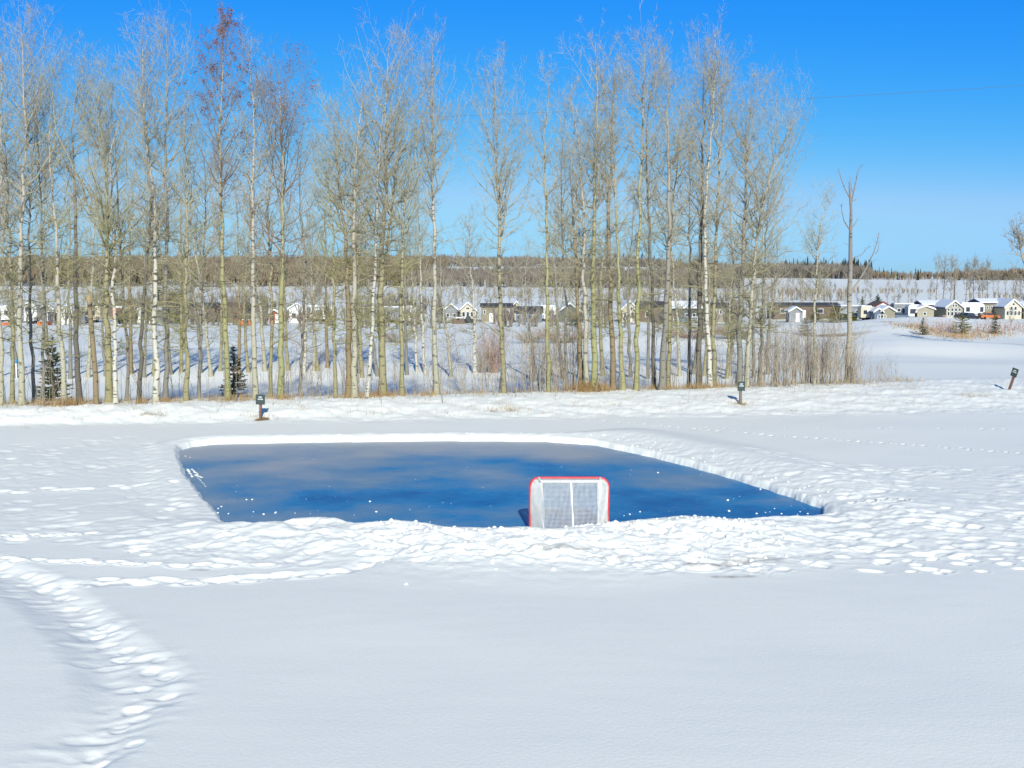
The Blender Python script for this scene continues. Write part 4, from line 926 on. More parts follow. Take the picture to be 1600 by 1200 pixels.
# ------------------------------------------------------------------ conifers
def spruce_meshes(h, w, nm, seed, bush=False, nb=None):
    g = np.random.default_rng(seed)
    tm = MB(); tm.path([(0, 0, -.3), (0, 0, h * .5), (0, 0, h * .98)], [h * .022 + .02, h * .014 + .01, .006], 7)
    cm = MB(); tiers = int(nb or max(10, h * 5.5)); V = []
    BR = []
    for t in np.linspace(.06, .97, tiers):
        n = int(7 + 6 * (1 - t)); rad = w * ((1 - t) ** .8 if not bush else math.sqrt(max(0, 1 - (2 * t - .75) ** 2 * .8)) * (1 - .55 * t)) * g.uniform(.75, 1.15)
        for k in range(n):
            az = g.uniform(0, 6.28); l = rad * g.uniform(.55, 1.15); z0 = t * h + g.normal() * .04
            dr = np.array([math.cos(az), math.sin(az), 0]); s = np.linspace(0, 1, 5)[:, None]
            P = dr * l * s + np.array([0, 0, 1]) * (z0 + l * ((.25 if t > .6 else -.18) * s + .22 * s ** 2)); BR.append(P)
            m_ = max(8, int(l * (62 if h < 6 else 34))); tt = g.uniform(.12, 1, m_); c = np.stack([np.interp(tt, s[:, 0], P[:, i]) for i in range(3)], 1)
            q = g.normal(size=(m_, 3)) * np.array([1, 1, .5]); q /= np.linalg.norm(q, axis=1, keepdims=True); dv = dr * .6 + q * .8; sz = g.uniform(.07, .17, (m_, 1)) * (h / 3.5) ** .35
            sd_ = np.cross(dv, g.normal(size=(m_, 3))); sd_ /= np.linalg.norm(sd_, axis=1, keepdims=True)
            V.append(np.stack([c - sd_ * sz * .22, c + sd_ * sz * .22, c + dv * sz], 1))
    BR = np.array(BR); tm.tubes(BR, np.full(BR.shape[:2], .010 * max(1, h / 3)) * np.linspace(1, .3, 5), 3)
    cm.tris(np.concatenate(V)); return tm, cm
def spruce(px, py, top, wpx, mat_, label, near=60, seed=1, bush=False, name='spruce_tree', D=None, grp=None):
    p = ground_hit(px, py, near)
    if D: q = on_plane_y(px, py, D); p = np.array([q[0], D, gz(q[0], D)])
    K = FPX / p[1]; h = (py - top) / K; w = wpx / 2 / K * (1.3 if near == 60 else 1)
    tm, cm = spruce_meshes(h, w, '', seed, bush)
    root = empty(name, tuple(p)); tag(root, label, 'conifer', grp)
    tm.build('trunk', M['dark'], root); cm.build('crown', M[mat_], root)
spruce(85, 628, 512, 56, 'needle', 'young dark spruce with a ragged crown among the left trunks', D=61, seed=1)
spruce(366, 622, 520, 52, 'needle', 'young sparse spruce between leafy poplar and left sign', D=62, seed=2)
spruce(1258, 524, 496, 22, 'needle_m', 'dark little spruce on the snow left of the dead tree', seed=3)
spruce(1441, 523, 496, 18, 'needle_m', 'small grey-green spruce at the left end of the marsh patch', seed=4)
spruce(1503, 522, 492, 30, 'needle_y', 'yellow-green bushy pine in the marsh patch', seed=5, bush=True, name='pine_tree')
spruce(1554, 522, 488, 16, 'needle_m', 'slim dark spruce at the right end of the marsh patch', seed=6)
spruce(429, 488, 460, 18, 'needle_y', 'yellow-green conical pine behind the red shed', D=285, seed=7, name='pine_tree')
spruce(1371, 482, 450, 17, 'needle', 'dark spruce rising behind the red-gabled house', D=300, seed=8)
spruce(1347, 482, 454, 14, 'needle_m', 'dull green spruce left of the red-gabled house', D=300, seed=9)
spruce(1316, 482, 466, 14, 'needle_m', 'short dull spruce behind the long cabin roof', D=300, seed=10)
spruce(690, 495, 466, 18, 'needle_m', 'olive pine left of the dark porch cabin', D=250, seed=11, name='pine_tree')
spruce(717, 500, 478, 18, 'needle_m', 'small dark pine in front of the cream gabled cabin', D=250, seed=12, name='pine_tree')
spruce(645, 492, 462, 20, 'needle_m', 'dark olive pine behind the white box trailer', D=285, seed=13, name='pine_tree')
spruce(1274, 499, 474, 26, 'needle_m', 'brown-green round bush in front of the long dark-roofed cabin', D=240, seed=14, bush=True, name='bush')
spruce(1306, 500, 474, 36, 'needle_y', 'broad yellow-green bush in front of the grey trailer', D=240, seed=15, bush=True, name='bush')
spruce(1330, 501, 484, 22, 'needle_y', 'low yellow-green bush at the foot of the dead tree view', D=238, seed=16, bush=True, name='bush')
spruce(275, 500, 466, 40, 'needle_m', 'olive-brown bush in front of the left brown cabin', D=245, seed=17, bush=True, name='bush')
spruce(190, 496, 470, 26, 'needle_m', 'olive bush left of the red-ended shed', D=250, seed=18, bush=True, name='bush')
spruce(1430, 488, 476, 10, 'needle_y', 'little yellow-green pine behind the white trailer nose', D=290, seed=19, bush=True, name='pine_tree')
spruce(455, 480, 458, 22, 'needle_y', 'yellowish pine behind the white trailer with a blue end', D=290, seed=20, bush=True, name='pine_tree')

# ------------------------------------------------------------------ shrubs, grasses
def blades(pos, h, lean, wid, g, mb, segs=1):
    n = len(pos); az = g.uniform(0, 6.28, n); l = h * g.uniform(.5, 1.2, n); le = np.abs(g.normal(size=n)) * lean * l
    tip = pos + np.stack([np.cos(az) * le, np.sin(az) * le, l], 1); sd_ = np.stack([-np.sin(az + 1), np.cos(az + 1), np.zeros(n)], 1) * wid
    mb.tris(np.stack([pos - sd_, pos + sd_, tip], 1))
def gpos(x, y): return np.stack([x, y, ground(x, y)], 1)
g = np.random.default_rng(77)
# dry grass along the crest
mb = MB(); n = 7000
x = g.uniform(-24, 21, n); y = crest_y(x) + g.normal(size=n) * .8 + 1.3; k = perlin(x / 1.8, y / 2, 51) + .25 * g.random(n) + .12 > .1; x, y = x[k], y[k]
blades(gpos(x, y), .30, .35, .007, g, mb)
tag(mb.build('dry_grass', M['grass'], None), 'dry straw grass along the foot of the tree row', kind='stuff')
mb = MB()
for (px, n, w, h) in [(920, 900, .42, .55), (935, 400, .3, .4), (1110, 420, .6, .35), (1090, 260, .4, .3), (597, 320, .35, .35), (85, 300, .7, .35), (105, 250, .5, .4), (440, 200, .4, .3), (217, 160, .25, .3), (258, 160, .3, .3), (360, 160, .6, .35), (1045, 200, .5, .3), (560, 220, .5, .3), (670, 120, .3, .3)]:
    X0 = (px - 800) / FPX * 51; yy = float(crest_y(np.array(X0 * 1.0))) + .9; X0 = (px - 800) / FPX * yy
    x = X0 + g.normal(size=n) * w; y = yy + g.normal(size=n) * .3; blades(gpos(x, y), h, .4, .008, g, mb)
tag(mb.build('orange_grass', M['grass_o'], None), 'tufts of orange-brown dead grass at the tree feet', kind='stuff')
# weeds poking out of the bank
mb = MB()
for (px, py, n, w, h) in [(238, 647, 150, .35, .10), (245, 648, 60, .5, .08), (404, 652, 60, .2, .15), (1157, 631, 120, .28, .20), (770, 643, 40, .15, .25), (795, 640, 110, .3, .2), (810, 642, 80, .3, .15), (785, 633, 30, .2, .3), (473, 640, 30, .2, .2), (515, 645, 5, .05, .5), (430, 655, 5, .1, .4), (580, 648, 24, .3, .3), (690, 648, 30, .3, .25), (900, 634, 6, .1, .8), (920, 636, 40, .3, .15), (955, 632, 40, .4, .12), (1512, 620, 60, .25, .3), (1535, 620, 40, .25, .3), (1300, 612, 60, .6, .15), (1400, 606, 120, .9, .25), (1595, 622, 60, .4, .12), (1570, 622, 20, .3, .1), (34, 670, 5, .1, .4), (210, 642, 8, .1, .3), (985, 625, 30, .4, .2), (610, 644, 30, .2, .2), (740, 640, 20, .3, .2)]:
    p = ground_hit(px, py); x = p[0] + g.normal(size=n) * w; y = p[1] + g.normal(size=n) * w * .7; blades(gpos(x, y), h, .6, .005, g, mb)
for k in range(420):
    px = R.uniform(0, 1500); x0 = (px - 800) / FPX * 48; y0 = float(foot_y(np.array(x0))) + R.uniform(.5, 5); n = R.randrange(2, 7)
    blades(gpos(x0 + g.normal(size=n) * .08, y0 + g.normal(size=n) * .06), R.uniform(.08, .3), .5, .004, g, mb)
tag(mb.build('weeds', M['grass'], None), 'sparse straw weeds poking through the snow of the bank', kind='stuff')
# sapling undergrowth behind the crest
def thicket(name, regions, m_, label, sides=3, seed=1):
    g = np.random.default_rng(seed); mb = MB(); P = []; Rr = []
    for (pa, pb, off, sp, n, h0, h1) in regions:
        px = g.uniform(pa, pb, n); yy = 51.0 + off; x = (px - 800) / FPX * yy
        for _ in range(3): yy = crest_y(x) + off; x = (px - 800) / FPX * yy
        y = yy + g.normal(size=n) * sp; h = g.uniform(h0, h1, n); az = g.uniform(0, 6.28, n); le = h * np.abs(g.normal(size=n)) * .22
        b = gpos(x, y); s = np.linspace(0, 1, 4)[None, :, None]; dr = np.stack([np.cos(az), np.sin(az), np.zeros(n)], 1)
        Q = b[:, None] + dr[:, None] * (le[:, None, None] * s ** 1.4) + np.array([0, 0, 1.]) * (h[:, None, None] * s); Q += g.normal(size=Q.shape) * .02 * (s > 0)
        P.append(Q); Rr.append((.004 + h * .0035)[:, None] * np.array([1, .8, .55, .2])[None])
    P = np.concatenate(P); Rr = np.concatenate(Rr); mb.tubes(P, Rr, 3)
    L1 = np.linalg.norm(P[:, -1] - P[:, 0], axis=1)
    Q2, kr, ix, tt = kids(P, Rr, np.maximum(1, (L1 * 4).astype(int)), .2, .95, math.radians(35), lambda i, t_, mm: L1[i] * (.12 + .25 * (1 - t_)) * g.uniform(.5, 1.2, mm), .15, 3, g)
    mb.tubes(Q2, np.full(Q2.shape[:2], .0042) * np.array([1, .75, .4]), 3)
    tag(mb.build(name, M[m_], None), label, kind='stuff')
thicket('thicket', [(1178, 1345, 1.2, 1.0, 240, .9, 3.2), (1195, 1300, 1.8, 1.2, 90, 1.5, 3.8), (1300, 1400, 1.0, .8, 60, .4, 1.6)], 'stem', 'dense thicket of thin leafless stems at the right end of the tree row', seed=61)
thicket('undergrowth', [(640, 900, 2.5, 1.5, 170, .6, 3.2), (900, 1180, 2.2, 1.5, 170, .6, 2.8), (440, 640, 2.5, 1.5, 110, .6, 2.8), (0, 440, 2.5, 1.6, 110, .5, 2.6), (810, 900, 3.5, 2, 60, 2, 4.2)], 'stem', 'thin leafless saplings and stems growing between the trunks', seed=62)
# willow bush behind the lone aspen, and smaller ones further off
def shrub(px, py, h, w, n, m_, label, name='shrub', near=62, seed=1, tw=1.0, grp=None):
    p = ground_hit(px, py, near); g = np.random.default_rng(seed); az = g.uniform(0, 6.28, n); le = w * np.sqrt(g.random(n)); hh = h * g.uniform(.45, 1.05, n)
    s = np.linspace(0, 1, 4)[None, :, None]; dr = np.stack([np.cos(az), np.sin(az), np.zeros(n)], 1)
    Q = dr[:, None] * (.15 * w + le[:, None, None] * s ** 1.3) + np.array([0, 0, 1.]) * (hh[:, None, None] * s) ; Q += g.normal(size=Q.shape) * .03 * (s > 0) * h
    Rr = np.full((n, 4), .011 * tw) * np.array([1, .8, .55, .2]); mb = MB(); mb.tubes(Q, Rr, 3)
    L1 = np.linalg.norm(Q[:, -1] - Q[:, 0], axis=1)
    Q2, kr, ix, tt = kids(Q, Rr, np.full(n, 7), .2, .98, math.radians(38), lambda i, t_, mm: L1[i] * (.12 + .2 * (1 - t_)) * g.uniform(.5, 1.2, mm), .1, 3, g)
    mb.tubes(Q2, np.full(Q2.shape[:2], .006 * tw) * np.array([1, .75, .4]), 3)
    o = mb.build(name, M[m_], None, loc=tuple(p)); tag(o, label, 'shrub', grp)
shrub(772, 583, 4.6, 1.6, 120, 'redstem', 'dense brown willow bush behind the lone olive aspen', name='willow_bush', seed=1)
shrub(755, 583, 2.5, 1.0, 50, 'stem', 'smaller grey bush touching the left of the willow bush', name='willow_bush', seed=2)
shrub(620, 535, 2.4, 4.5, 120, 'stem', 'wide low grey bush in the snow behind the small olive aspen', seed=3, near=100, tw=1.6)
shrub(880, 536, 2.0, 3.6, 130, 'redstem', 'wide low brown bush in the snow left of the tight clump', seed=4, near=100, tw=1.8)
shrub(828, 536, 1.8, 3.0, 90, 'stem', 'low grey bush right of the lone olive aspen', seed=5, near=100, tw=1.8)
shrub(1080, 528, 1.5, 5.5, 150, 'redstem', 'long low reddish bush on the snow left of the right sign', seed=6, near=100, tw=1.8)
shrub(1150, 530, 2.2, 3.5, 120, 'stem', 'grey bush on the snow behind the right sign', seed=7, near=100, tw=1.8)
# marsh patch
mb = MB(); n = 5200
g = np.random.default_rng(88)
px = g.uniform(1408, 1560, n); py = 512 + g.normal(size=n) * 6 + (px - 1408) * .06
hits = []
cc = [ground_hit(a, b, 100) for a, b in zip(np.linspace(1412, 1560, 14), [510, 512, 514, 517, 520, 523, 526, 528, 529, 529, 528, 526, 524, 522])]
for c in cc:
    m_ = 70; x = c[0] + g.normal(size=m_) * 1.0; y = c[1] + g.normal(size=m_) * 2.2 + 1; blades(gpos(x, y), .6, .3, .03, g, mb)
tag(mb.build('marsh_grass', M['grass_o'], None), 'band of orange-brown marsh grass on the snowy slope at the right', kind='stuff')
mb = MB(); P = []
for c in [ground_hit(a, b, 100) for a, b in [(1462, 518), (1472, 516), (1482, 519), (1491, 518), (1500, 521), (1536, 520), (1545, 518), (1566, 517), (1580, 516), (1592, 515)]]:
    for k in range(34):
        x = c[0] + g.normal() * 1.6; y = c[1] + g.normal() * 2.5; h = abs(g.normal()) * .5 + .4; z = gz(x, y); a = g.uniform(0, 6.28); l = g.uniform(0, .5)
        P.append([(x, y, z), (x + math.cos(a) * l * .5, y + math.sin(a) * l * .5, z + h * .55), (x + math.cos(a) * l, y + math.sin(a) * l, z + h)])
P = np.array(P); Rr = np.full(P.shape[:2], .022) * np.array([1, .7, .3]); mb.tubes(P, Rr, 3)
Q2, kr, ix, tt = kids(P, Rr, np.full(len(P), 4), .2, .95, .6, lambda i, t_, mm: g.uniform(.2, .5, mm), .1, 3, g); mb.tubes(Q2, np.full(Q2.shape[:2], .014) * np.array([1, .7, .4]), 3)
tag(mb.build('marsh_brush', M['redstem'], None), 'greyish red leafless brush in the marsh patch at the right', kind='stuff')

# ------------------------------------------------------------------ far woods
def far_wood(name, areas, m_, label, seed, spike=False, thin=1.0):
    g = np.random.default_rng(seed); mb = MB()
    for (pa, pb, d0, d1, n, h0, h1) in areas:
        px = g.uniform(pa, pb, n); D = g.uniform(d0, d1, n) if d1 > d0 else np.full(n, d0)
        x = (px - 800) / FPX * D; y = D; k = perlin(x / 60, y / 60, seed) > -.42; x, y = x[k], y[k]; m = len(x)
        b = gpos(x, y); h = g.uniform(h0, h1, m) * (1 + .22 * perlin(x / 45, y / 45, seed + 9))
        if spike:
            for t in range(7):
                az = g.uniform(0, 6.28, m); w = h * .17 * (1 - t / 8.5); zz = h * (t / 7.5); dr = np.stack([np.cos(az), np.sin(az), np.zeros(m)], 1)
                c = b + np.array([0, 0, 1.]) * zz[:, None]; mb.tris(np.stack([c - dr * w[:, None], c + dr * w[:, None], c + np.array([0, 0, 1.]) * (h * .30)[:, None]], 1))
            mb.tris(np.stack([b - [.3, 0, 0], b + [.3, 0, 0], b + np.array([0, 0, 1.]) * h[:, None]], 1))
        else:
            mb.tris(np.stack([b - [.25, 0, 0.5], b + [.25, 0, -.5], b + np.array([0, 0, 1.]) * h[:, None]], 1))
            for t in range(11):
                az = g.uniform(0, 6.28, m); z0 = h * (g.uniform(.05, .6, m) if thin == 1 else g.uniform(0, .4, m)); l = h * g.uniform(.3, .5, m) * (1 if thin == 1 else 1.3); sp = l * g.uniform(.1, .5, m)
                c = b + np.array([0, 0, 1.]) * z0[:, None]; dr = np.stack([np.cos(az), np.sin(az), np.zeros(m)], 1)
                tip = c + dr * sp[:, None] + np.array([0, 0, 1.]) * np.minimum(l, h - z0)[:, None]; w = g.uniform(.12, .38, m)[:, None] * thin * np.array([[1., .3, 0]])
                md = (c + tip) / 2 + dr * .4 * thin
                mb.add(np.stack([c - w * .3, md - w, tip, md + w], 1).reshape(-1, 3), np.arange(m * 4).reshape(-1, 4))
    tag(mb.build(name, M[m_], None), label, kind='stuff')
far_wood('far_woods', [(-120, 660, 660, 760, 1500, 11, 15), (-120, 660, 760, 1000, 1500, 10, 14), (-120, 700, 1000, 1150, 1500, 9, 13), (-120, 700, 1150, 1320, 1200, 9, 13)], 'wood_far', 'brown leafless woods covering the hill on the left', 71)
far_wood('far_woods', [(630, 1160, 640, 700, 800, 7, 10), (630, 1130, 700, 880, 1100, 7, 10), (640, 1260, 1130, 1320, 2200, 9, 12)], 'wood_far2', 'grey-brown leafless woods on the hill in the middle distance', 72)
far_wood('far_woods', [(1080, 1360, 1130, 1250, 1000, 12, 15), (1080, 1350, 1250, 1500, 1000, 12, 15)], 'wood_far2', 'grey-brown wood on the ridge right of the main tree row', 73)
far_wood('far_woods', [(1345, 1760, 1230, 1330, 900, 6, 10), (1480, 1760, 1180, 1250, 600, 9, 14)], 'wood_far', 'low thin belt of leafless trees along the horizon at the right', 74)
far_wood('far_spruces', [(1225, 1360, 1300, 1500, 75, 14, 20), (900, 1225, 1250, 1400, 40, 12, 16), (1365, 1475, 1240, 1320, 14, 8, 13)], 'spruce_far', 'dark spruces sticking out along the wooded ridge', 75, True)
spruce(1434, 437, 418, 5, 'spruce_far', 'single dark far spruce on the horizon between ridge and slim trees', D=1200, seed=31)
spruce(1498, 437, 419, 5, 'spruce_far', 'far dark spruce on the horizon behind the slim trees', D=1200, seed=32)
far_wood('hedgerow', [(1200, 1460, 500, 515, 90, 2, 3.5), (1180, 1330, 400, 430, 50, 4, 7), (690, 900, 440, 460, 30, 3, 5), (1500, 1760, 400, 420, 70, 2, 3.5), (-100, 640, 420, 440, 60, 3, 5), (900, 1180, 400, 430, 60, 3, 6)], 'midtree', 'thin scrub line across the far snowfield behind the camp', 76, thin=.3)
far_wood('camp_scrub', [(150, 420, 285, 320, 110, 5, 8), (560, 690, 285, 320, 50, 5, 8), (900, 1180, 285, 330, 110, 4, 7), (-40, 420, 226, 246, 60, 3, 6), (440, 700, 226, 246, 34, 3, 6), (745, 1200, 228, 246, 60, 2.5, 5.5)], 'wood_far2', 'brownish scrub crowding round the trailers', 77, thin=.35)

# ------------------------------------------------------------------ camp buildings
def win(root, cx, cz, w, h, y, fm='white_p', grid=None, side=None):
    """a framed window on the face y = const (towards -y)"""
    m = MB(); t = .10
    m.box(cx - w / 2 - t, cx + w / 2 + t, y - .06, y + .03, cz - h / 2 - t, cz + h / 2 + t)
    f = m.build('window', M[fm], root)
    m = MB(); m.box(cx - w / 2, cx + w / 2, y - .075, y - .055, cz - h / 2, cz + h / 2); m.build('pane', M['glass'], f)
    return f
def frame_of(px0, px1, py_top, py_base, D):
    a = on_plane_y(px0, py_base, D); b = on_plane_y(px1, py_base, D); t = on_plane_y(px0, py_top, D)
    cx = (a[0] + b[0]) / 2; z = gz(cx, D); return cx, z, b[0] - a[0], t[2] - z
def gable_house(name, px0, px1, pt, pb, D, wall, roof, label, cat='cabin', depth=7, eave=.62, wins=(), door=None, snow=True, trim='white_p', rz=0, facing='gable', over=.35, porch=False, grp=None, skirt=False):
    cx, z, w, h = frame_of(px0, px1, pt, pb, D)
    root = empty(name, (cx, D, z), rz); tag(root, label, cat, grp); e = h * eave; w2 = w / 2
    if facing == 'gable':
        MB().prism([(-w2, -.4), (w2, -.4), (w2, e), (0, h - .12), (-w2, e)], 0, depth).build('wall', M[wall], root)
        sl = (h - e) / w2; ex = over; th_ = .14
        m = MB()
        for s in (-1, 1):
            m.prism([(0, h - .12 + .02), (s * (w2 + ex), e - sl * ex + .02), (s * (w2 + ex), e - sl * ex + .02 + th_), (0, h + .02)][::s], -over, depth + over)
        rf = m.build('roof', M[roof], root)
        if snow:
            m = MB()
            for s in (-1, 1): m.prism([(s * .02, h + .03), (s * (w2 + ex - .06), e - sl * ex + .05 + th_), (s * (w2 + ex - .1), e - sl * ex + .22 + th_), (s * .02, h + .22)][::s], -over + .12, depth + over - .1)
            m.build('roof_snow', M['snowcap'], rf)
        m = MB()
        for s in (-1, 1): m.prism([(0, h - .14), (s * (w2 + ex), e - sl * ex - .06), (s * (w2 + ex), e - sl * ex + .16), (0, h + .04)][::s], -over - .07, -over - .003)
        m.build('fascia', M[trim], root)
    else:
        MB().prism([(-w2, -.4), (w2, -.4), (w2, e), (-w2, e)], 0, depth).build('wall', M[wall], root)
        hz = h - e
        m = MB(); V = []
        ex = over
        for s, yy in ((-1, -ex), (1, depth + ex)):
            V = [(-w2 - ex, yy, e - .02), (w2 + ex, yy, e - .02), (w2 + ex, depth / 2, e + hz), (-w2 - ex, depth / 2, e + hz), (-w2 - ex, yy, e + .12), (w2 + ex, yy, e + .12), (w2 + ex, depth / 2, e + hz + .14), (-w2 - ex, depth / 2, e + hz + .14)]
            m.add(V, [(0, 1, 2, 3), (4, 5, 6, 7), (0, 1, 5, 4), (0, 3, 7, 4), (1, 2, 6, 5)])
        for s in (-1, 1):
            m.add([(s * w2, 0, e), (s * w2, depth, e), (s * w2, depth / 2, e + hz)], [(0, 1, 2)])
        rf = m.build('roof', M[roof], root)
        if snow:
            m = MB()
            for yy in (-ex + .1, depth + ex - .1):
                V = [(-w2 - ex + .1, yy, e + .15), (w2 + ex - .1, yy, e + .15), (w2 + ex - .1, depth / 2, e + hz + .16), (-w2 - ex + .1, depth / 2, e + hz + .16)]
                V += [(a, b, c + .2) for a, b, c in V]
                m.add(V, [(0, 1, 2, 3), (4, 5, 6, 7), (0, 1, 5, 4), (0, 3, 7, 4), (1, 2, 6, 5)])
            m.build('roof_snow', M['snowcap'], rf)
    for (fx, fz, fw, fh) in wins: win(root, (fx - .5) * w, fz * h, fw * w, fh * h, 0, trim)
    if door:
        m = MB(); m.box((door - .5) * w - .42, (door - .5) * w + .42, -.05, .02, .1, 2.05); d_ = m.build('door', M[trim], root)
        MB().box((door - .5) * w + .25, (door - .5) * w + .33, -.09, -.05, 1.0, 1.1).build('handle', M['roof_d'], d_)
    if porch:
        m = MB(); pd = 2.4; m.box(-w2, w2, -pd, -.02, .25, .45)
        m.build('porch_deck', M['beige'], root)
        m = MB(); n = max(3, int(w / 1.2))
        for i in range(n + 1): m.box(-w2 + i * w / n - .05, -w2 + i * w / n + .05, -pd, -pd + .1, .45, 1.35)
        m.box(-w2, w2, -pd, -pd + .1, 1.352, 1.45); m.box(-w2, w2, -pd + .02, -pd + .08, .7, .76); m.build('railing', M['white_p'], root)
    if skirt:
        MB().box(-w2 - .03, w2 + .03, -.06, -.003, -.3, .55).build('skirting', M['white_p'], root)
    return root, w, h
def wheel(m, x, y, r, w):
    m.path([(x, y, r), (x, y + w, r)], r, 16)
def trailer(px0, px1, pt, pb, D, body, label, nose=1, wins=(), door=None, stripe=None, depth=2.5, awning=False, rz=0, name='camper_trailer', snow=True, end_panel=None, grp=None):
    """fifth-wheel style trailer, side on; nose=+1 has its raised overhang at the right"""
    cx, z, w, h = frame_of(px0, px1, pt, pb, D)
    root = empty(name, (cx, D, z), rz); tag(root, label, 'trailer', grp); w2 = w / 2; fl = .65; n = nose
    ov = min(2.2, w * .28)
    prof = [(-w2, fl), (w2 - ov, fl), (w2 - ov, fl + .75), (w2 - .15, fl + .85), (w2, fl + 1.1), (w2, h - .45), (w2 - .35, h - .05), (w2 - .8, h), (-w2 + .15, h), (-w2, h - .15)]
    if n < 0: prof = [(-a, b) for a, b in prof][::-1]
    MB().prism(prof, 0, depth).build('body', M[body], root)
    if snow: MB().box(-w2 + .2, w2 - .9 if n > 0 else w2 - .2, .08, depth - .08, h + .003, h + .18).build('roof_snow', M['snowcap'], root)
    for s in (0, 1):
        wx = (-.1 + s * .85) * n - n * w * .08; m = MB(); wheel(m, wx, .02, .36, .22); wheel(m, wx, depth - .24, .36, .22); wo = m.build('wheel', M['rubber'], root, False)
    MB().box(-w2 * .9, w2 - ov - .1, .3, depth - .3, .32, fl - .003).build('chassis', M['rubber'], root)
    for (fx, fz, fw, fh) in wins: win(root, (fx - .5) * w, fz * h, fw * w, fh * h, 0, 'carblack' if body != 'greyw' else 'white_p')
    if stripe: MB().box(-w2 + .1, w2 - ov, -.012, -.002, fl + .35, fl + .62).build('stripe', M[stripe], root)
    if door is not None:
        MB().box((door - .5) * w - .35, (door - .5) * w + .35, -.04, .01, fl + .05, fl + 1.95).build('door', M['white_p' if body != 'white_p' else 'greyw'], root)
    if awning: MB().path([(-w2 * .7, -.12, h - .35), (w2 * .5, -.12, h - .35)], .09, 8).build('awning_roll', M['greyw'], root)
    if end_panel: MB().box((w2 - 1.9) if n > 0 else -w2 - .02, w2 + .02 if n > 0 else -w2 + 1.9, -.45, -.003, fl + .1, h - .12).build('slide_out', M[end_panel], root)
    return root, w, h
GP = 'holiday cabins and trailers across the valley'
# right-hand group
gable_house('shed', 1233, 1254, 480, 500, 250, 'greyw', 'roof_d', 'little grey shed with a pale door in front of the long cabin', 'shed', depth=3, eave=.72, door=.62, grp=GP)
gable_house('long_cabin', 1210, 1312, 474, 498, 272, 'brownw', 'roof_d', 'long low brown cabin with a dark flat roof', depth=8, eave=.84, facing='side', wins=((.12, .5, .06, .25), (.20, .5, .06, .25), (.7, .5, .08, .25)), door=.45, grp=GP, snow=False)
trailer(1312, 1352, 478, 500, 262, 'greyw', 'grey camper trailer right behind the dead tree', nose=-1, wins=((.7, .62, .14, .16), (.3, .62, .1, .16)), awning=True, grp=GP)
trailer(1345, 1368, 479, 499, 256, 'cream', 'small cream trailer right of the dead tree', nose=1, wins=((.3, .6, .18, .2), (.7, .62, .15, .2)), door=.5, grp=GP)
gable_house('gabled_house', 1363, 1396, 471, 496, 274, 'white_p', 'roof_b', 'white house with a red-brown gabled roof', 'house', depth=7, eave=.6, wins=((.25, .42, .16, .22), (.72, .42, .16, .2)), grp=GP, snow=False, trim='red')
gable_house('porch_cabin', 1366, 1379, 482, 500, 252, 'bluegrey', 'roof_d', 'tiny blue-grey porch hut with white posts', depth=3, eave=.75, porch=True, grp=GP)
gable_house('carport', 1377, 1398, 479, 499, 252, 'tan', 'roof_d', 'brown gabled carport edged in white', 'carport', depth=5, eave=.7, grp=GP)
trailer(1396, 1434, 475, 497, 262, 'greyw', 'large grey and white trailer with a white slide-out end', nose=1, wins=((.22, .6, .12, .16), (.42, .6, .08, .22)), end_panel='white_p', stripe='bluegrey', grp=GP)
R1_, w_, h_ = trailer(1419, 1433, 478, 496, 258, 'white_p', 'white box trailer front with one big dark window', nose=1, wins=((.5, .6, .5, .28),), grp=GP)
gable_house('beige_shed', 1433, 1459, 478, 497, 258, 'beige', 'roof_d', 'beige gabled shed with one small square window', 'shed', depth=5, eave=.76, wins=((.45, .42, .16, .18),), grp=GP)
gable_house('park_cabin', 1441, 1484, 472, 497, 268, 'tan', 'roof_d', 'tan side wing of the glass-gabled cabin with a snowy roof', depth=6, eave=.80, facing='side', wins=((.2, .62, .05, .12), (.35, .62, .05, .12), (.5, .62, .05, .12), (.72, .62, .05, .12)), grp=GP)
gable_house('glass_gable_cabin', 1478, 1504, 470, 497, 260, 'beige', 'roof_d', 'beige cabin with a gable wall full of white-framed windows', depth=8, eave=.64,
            wins=((.14, .30, .10, .18), (.36, .30, .12, .18), (.58, .30, .12, .18), (.80, .30, .12, .18), (.14, .52, .10, .12), (.36, .52, .12, .14), (.58, .52, .12, .14), (.80, .52, .12, .12), (.42, .74, .10, .12), (.58, .74, .1, .12)), skirt=True, grp=GP)
trailer(1501, 1538, 474, 495, 262, 'white_p', 'white trailer with a raised white nose right of the glass-gabled cabin', nose=1, wins=((.08, .55, .08, .2), (.3, .62, .12, .22), (.88, .62, .10, .25)), stripe='greyw', grp=GP)
gable_house('park_cabin', 1532, 1574, 469, 495, 268, 'tan', 'roof_d', 'tan side wing of the rightmost cabin under a white roof', depth=7, eave=.82, facing='side', wins=((.1, .6, .05, .12), (.25, .6, .05, .12), (.4, .6, .05, .12), (.7, .6, .06, .14)), grp=GP)
gable_house('glass_gable_cabin', 1570, 1596, 468, 495, 262, 'cream', 'roof_d', 'rightmost cream cabin with a tall gable of windows', depth=8, eave=.62,
            wins=((.15, .3, .12, .2), (.38, .3, .13, .2), (.62, .3, .13, .2), (.85, .3, .12, .2), (.38, .55, .13, .16), (.62, .55, .13, .16), (.5, .76, .12, .1)), grp=GP)
gable_house('park_cabin', 1599, 1640, 474, 495, 264, 'brownw', 'roof_d', 'brown cabin cut by the right photo edge', depth=7, eave=.8, facing='side', wins=((.1, .55, .08, .2),), grp=GP)
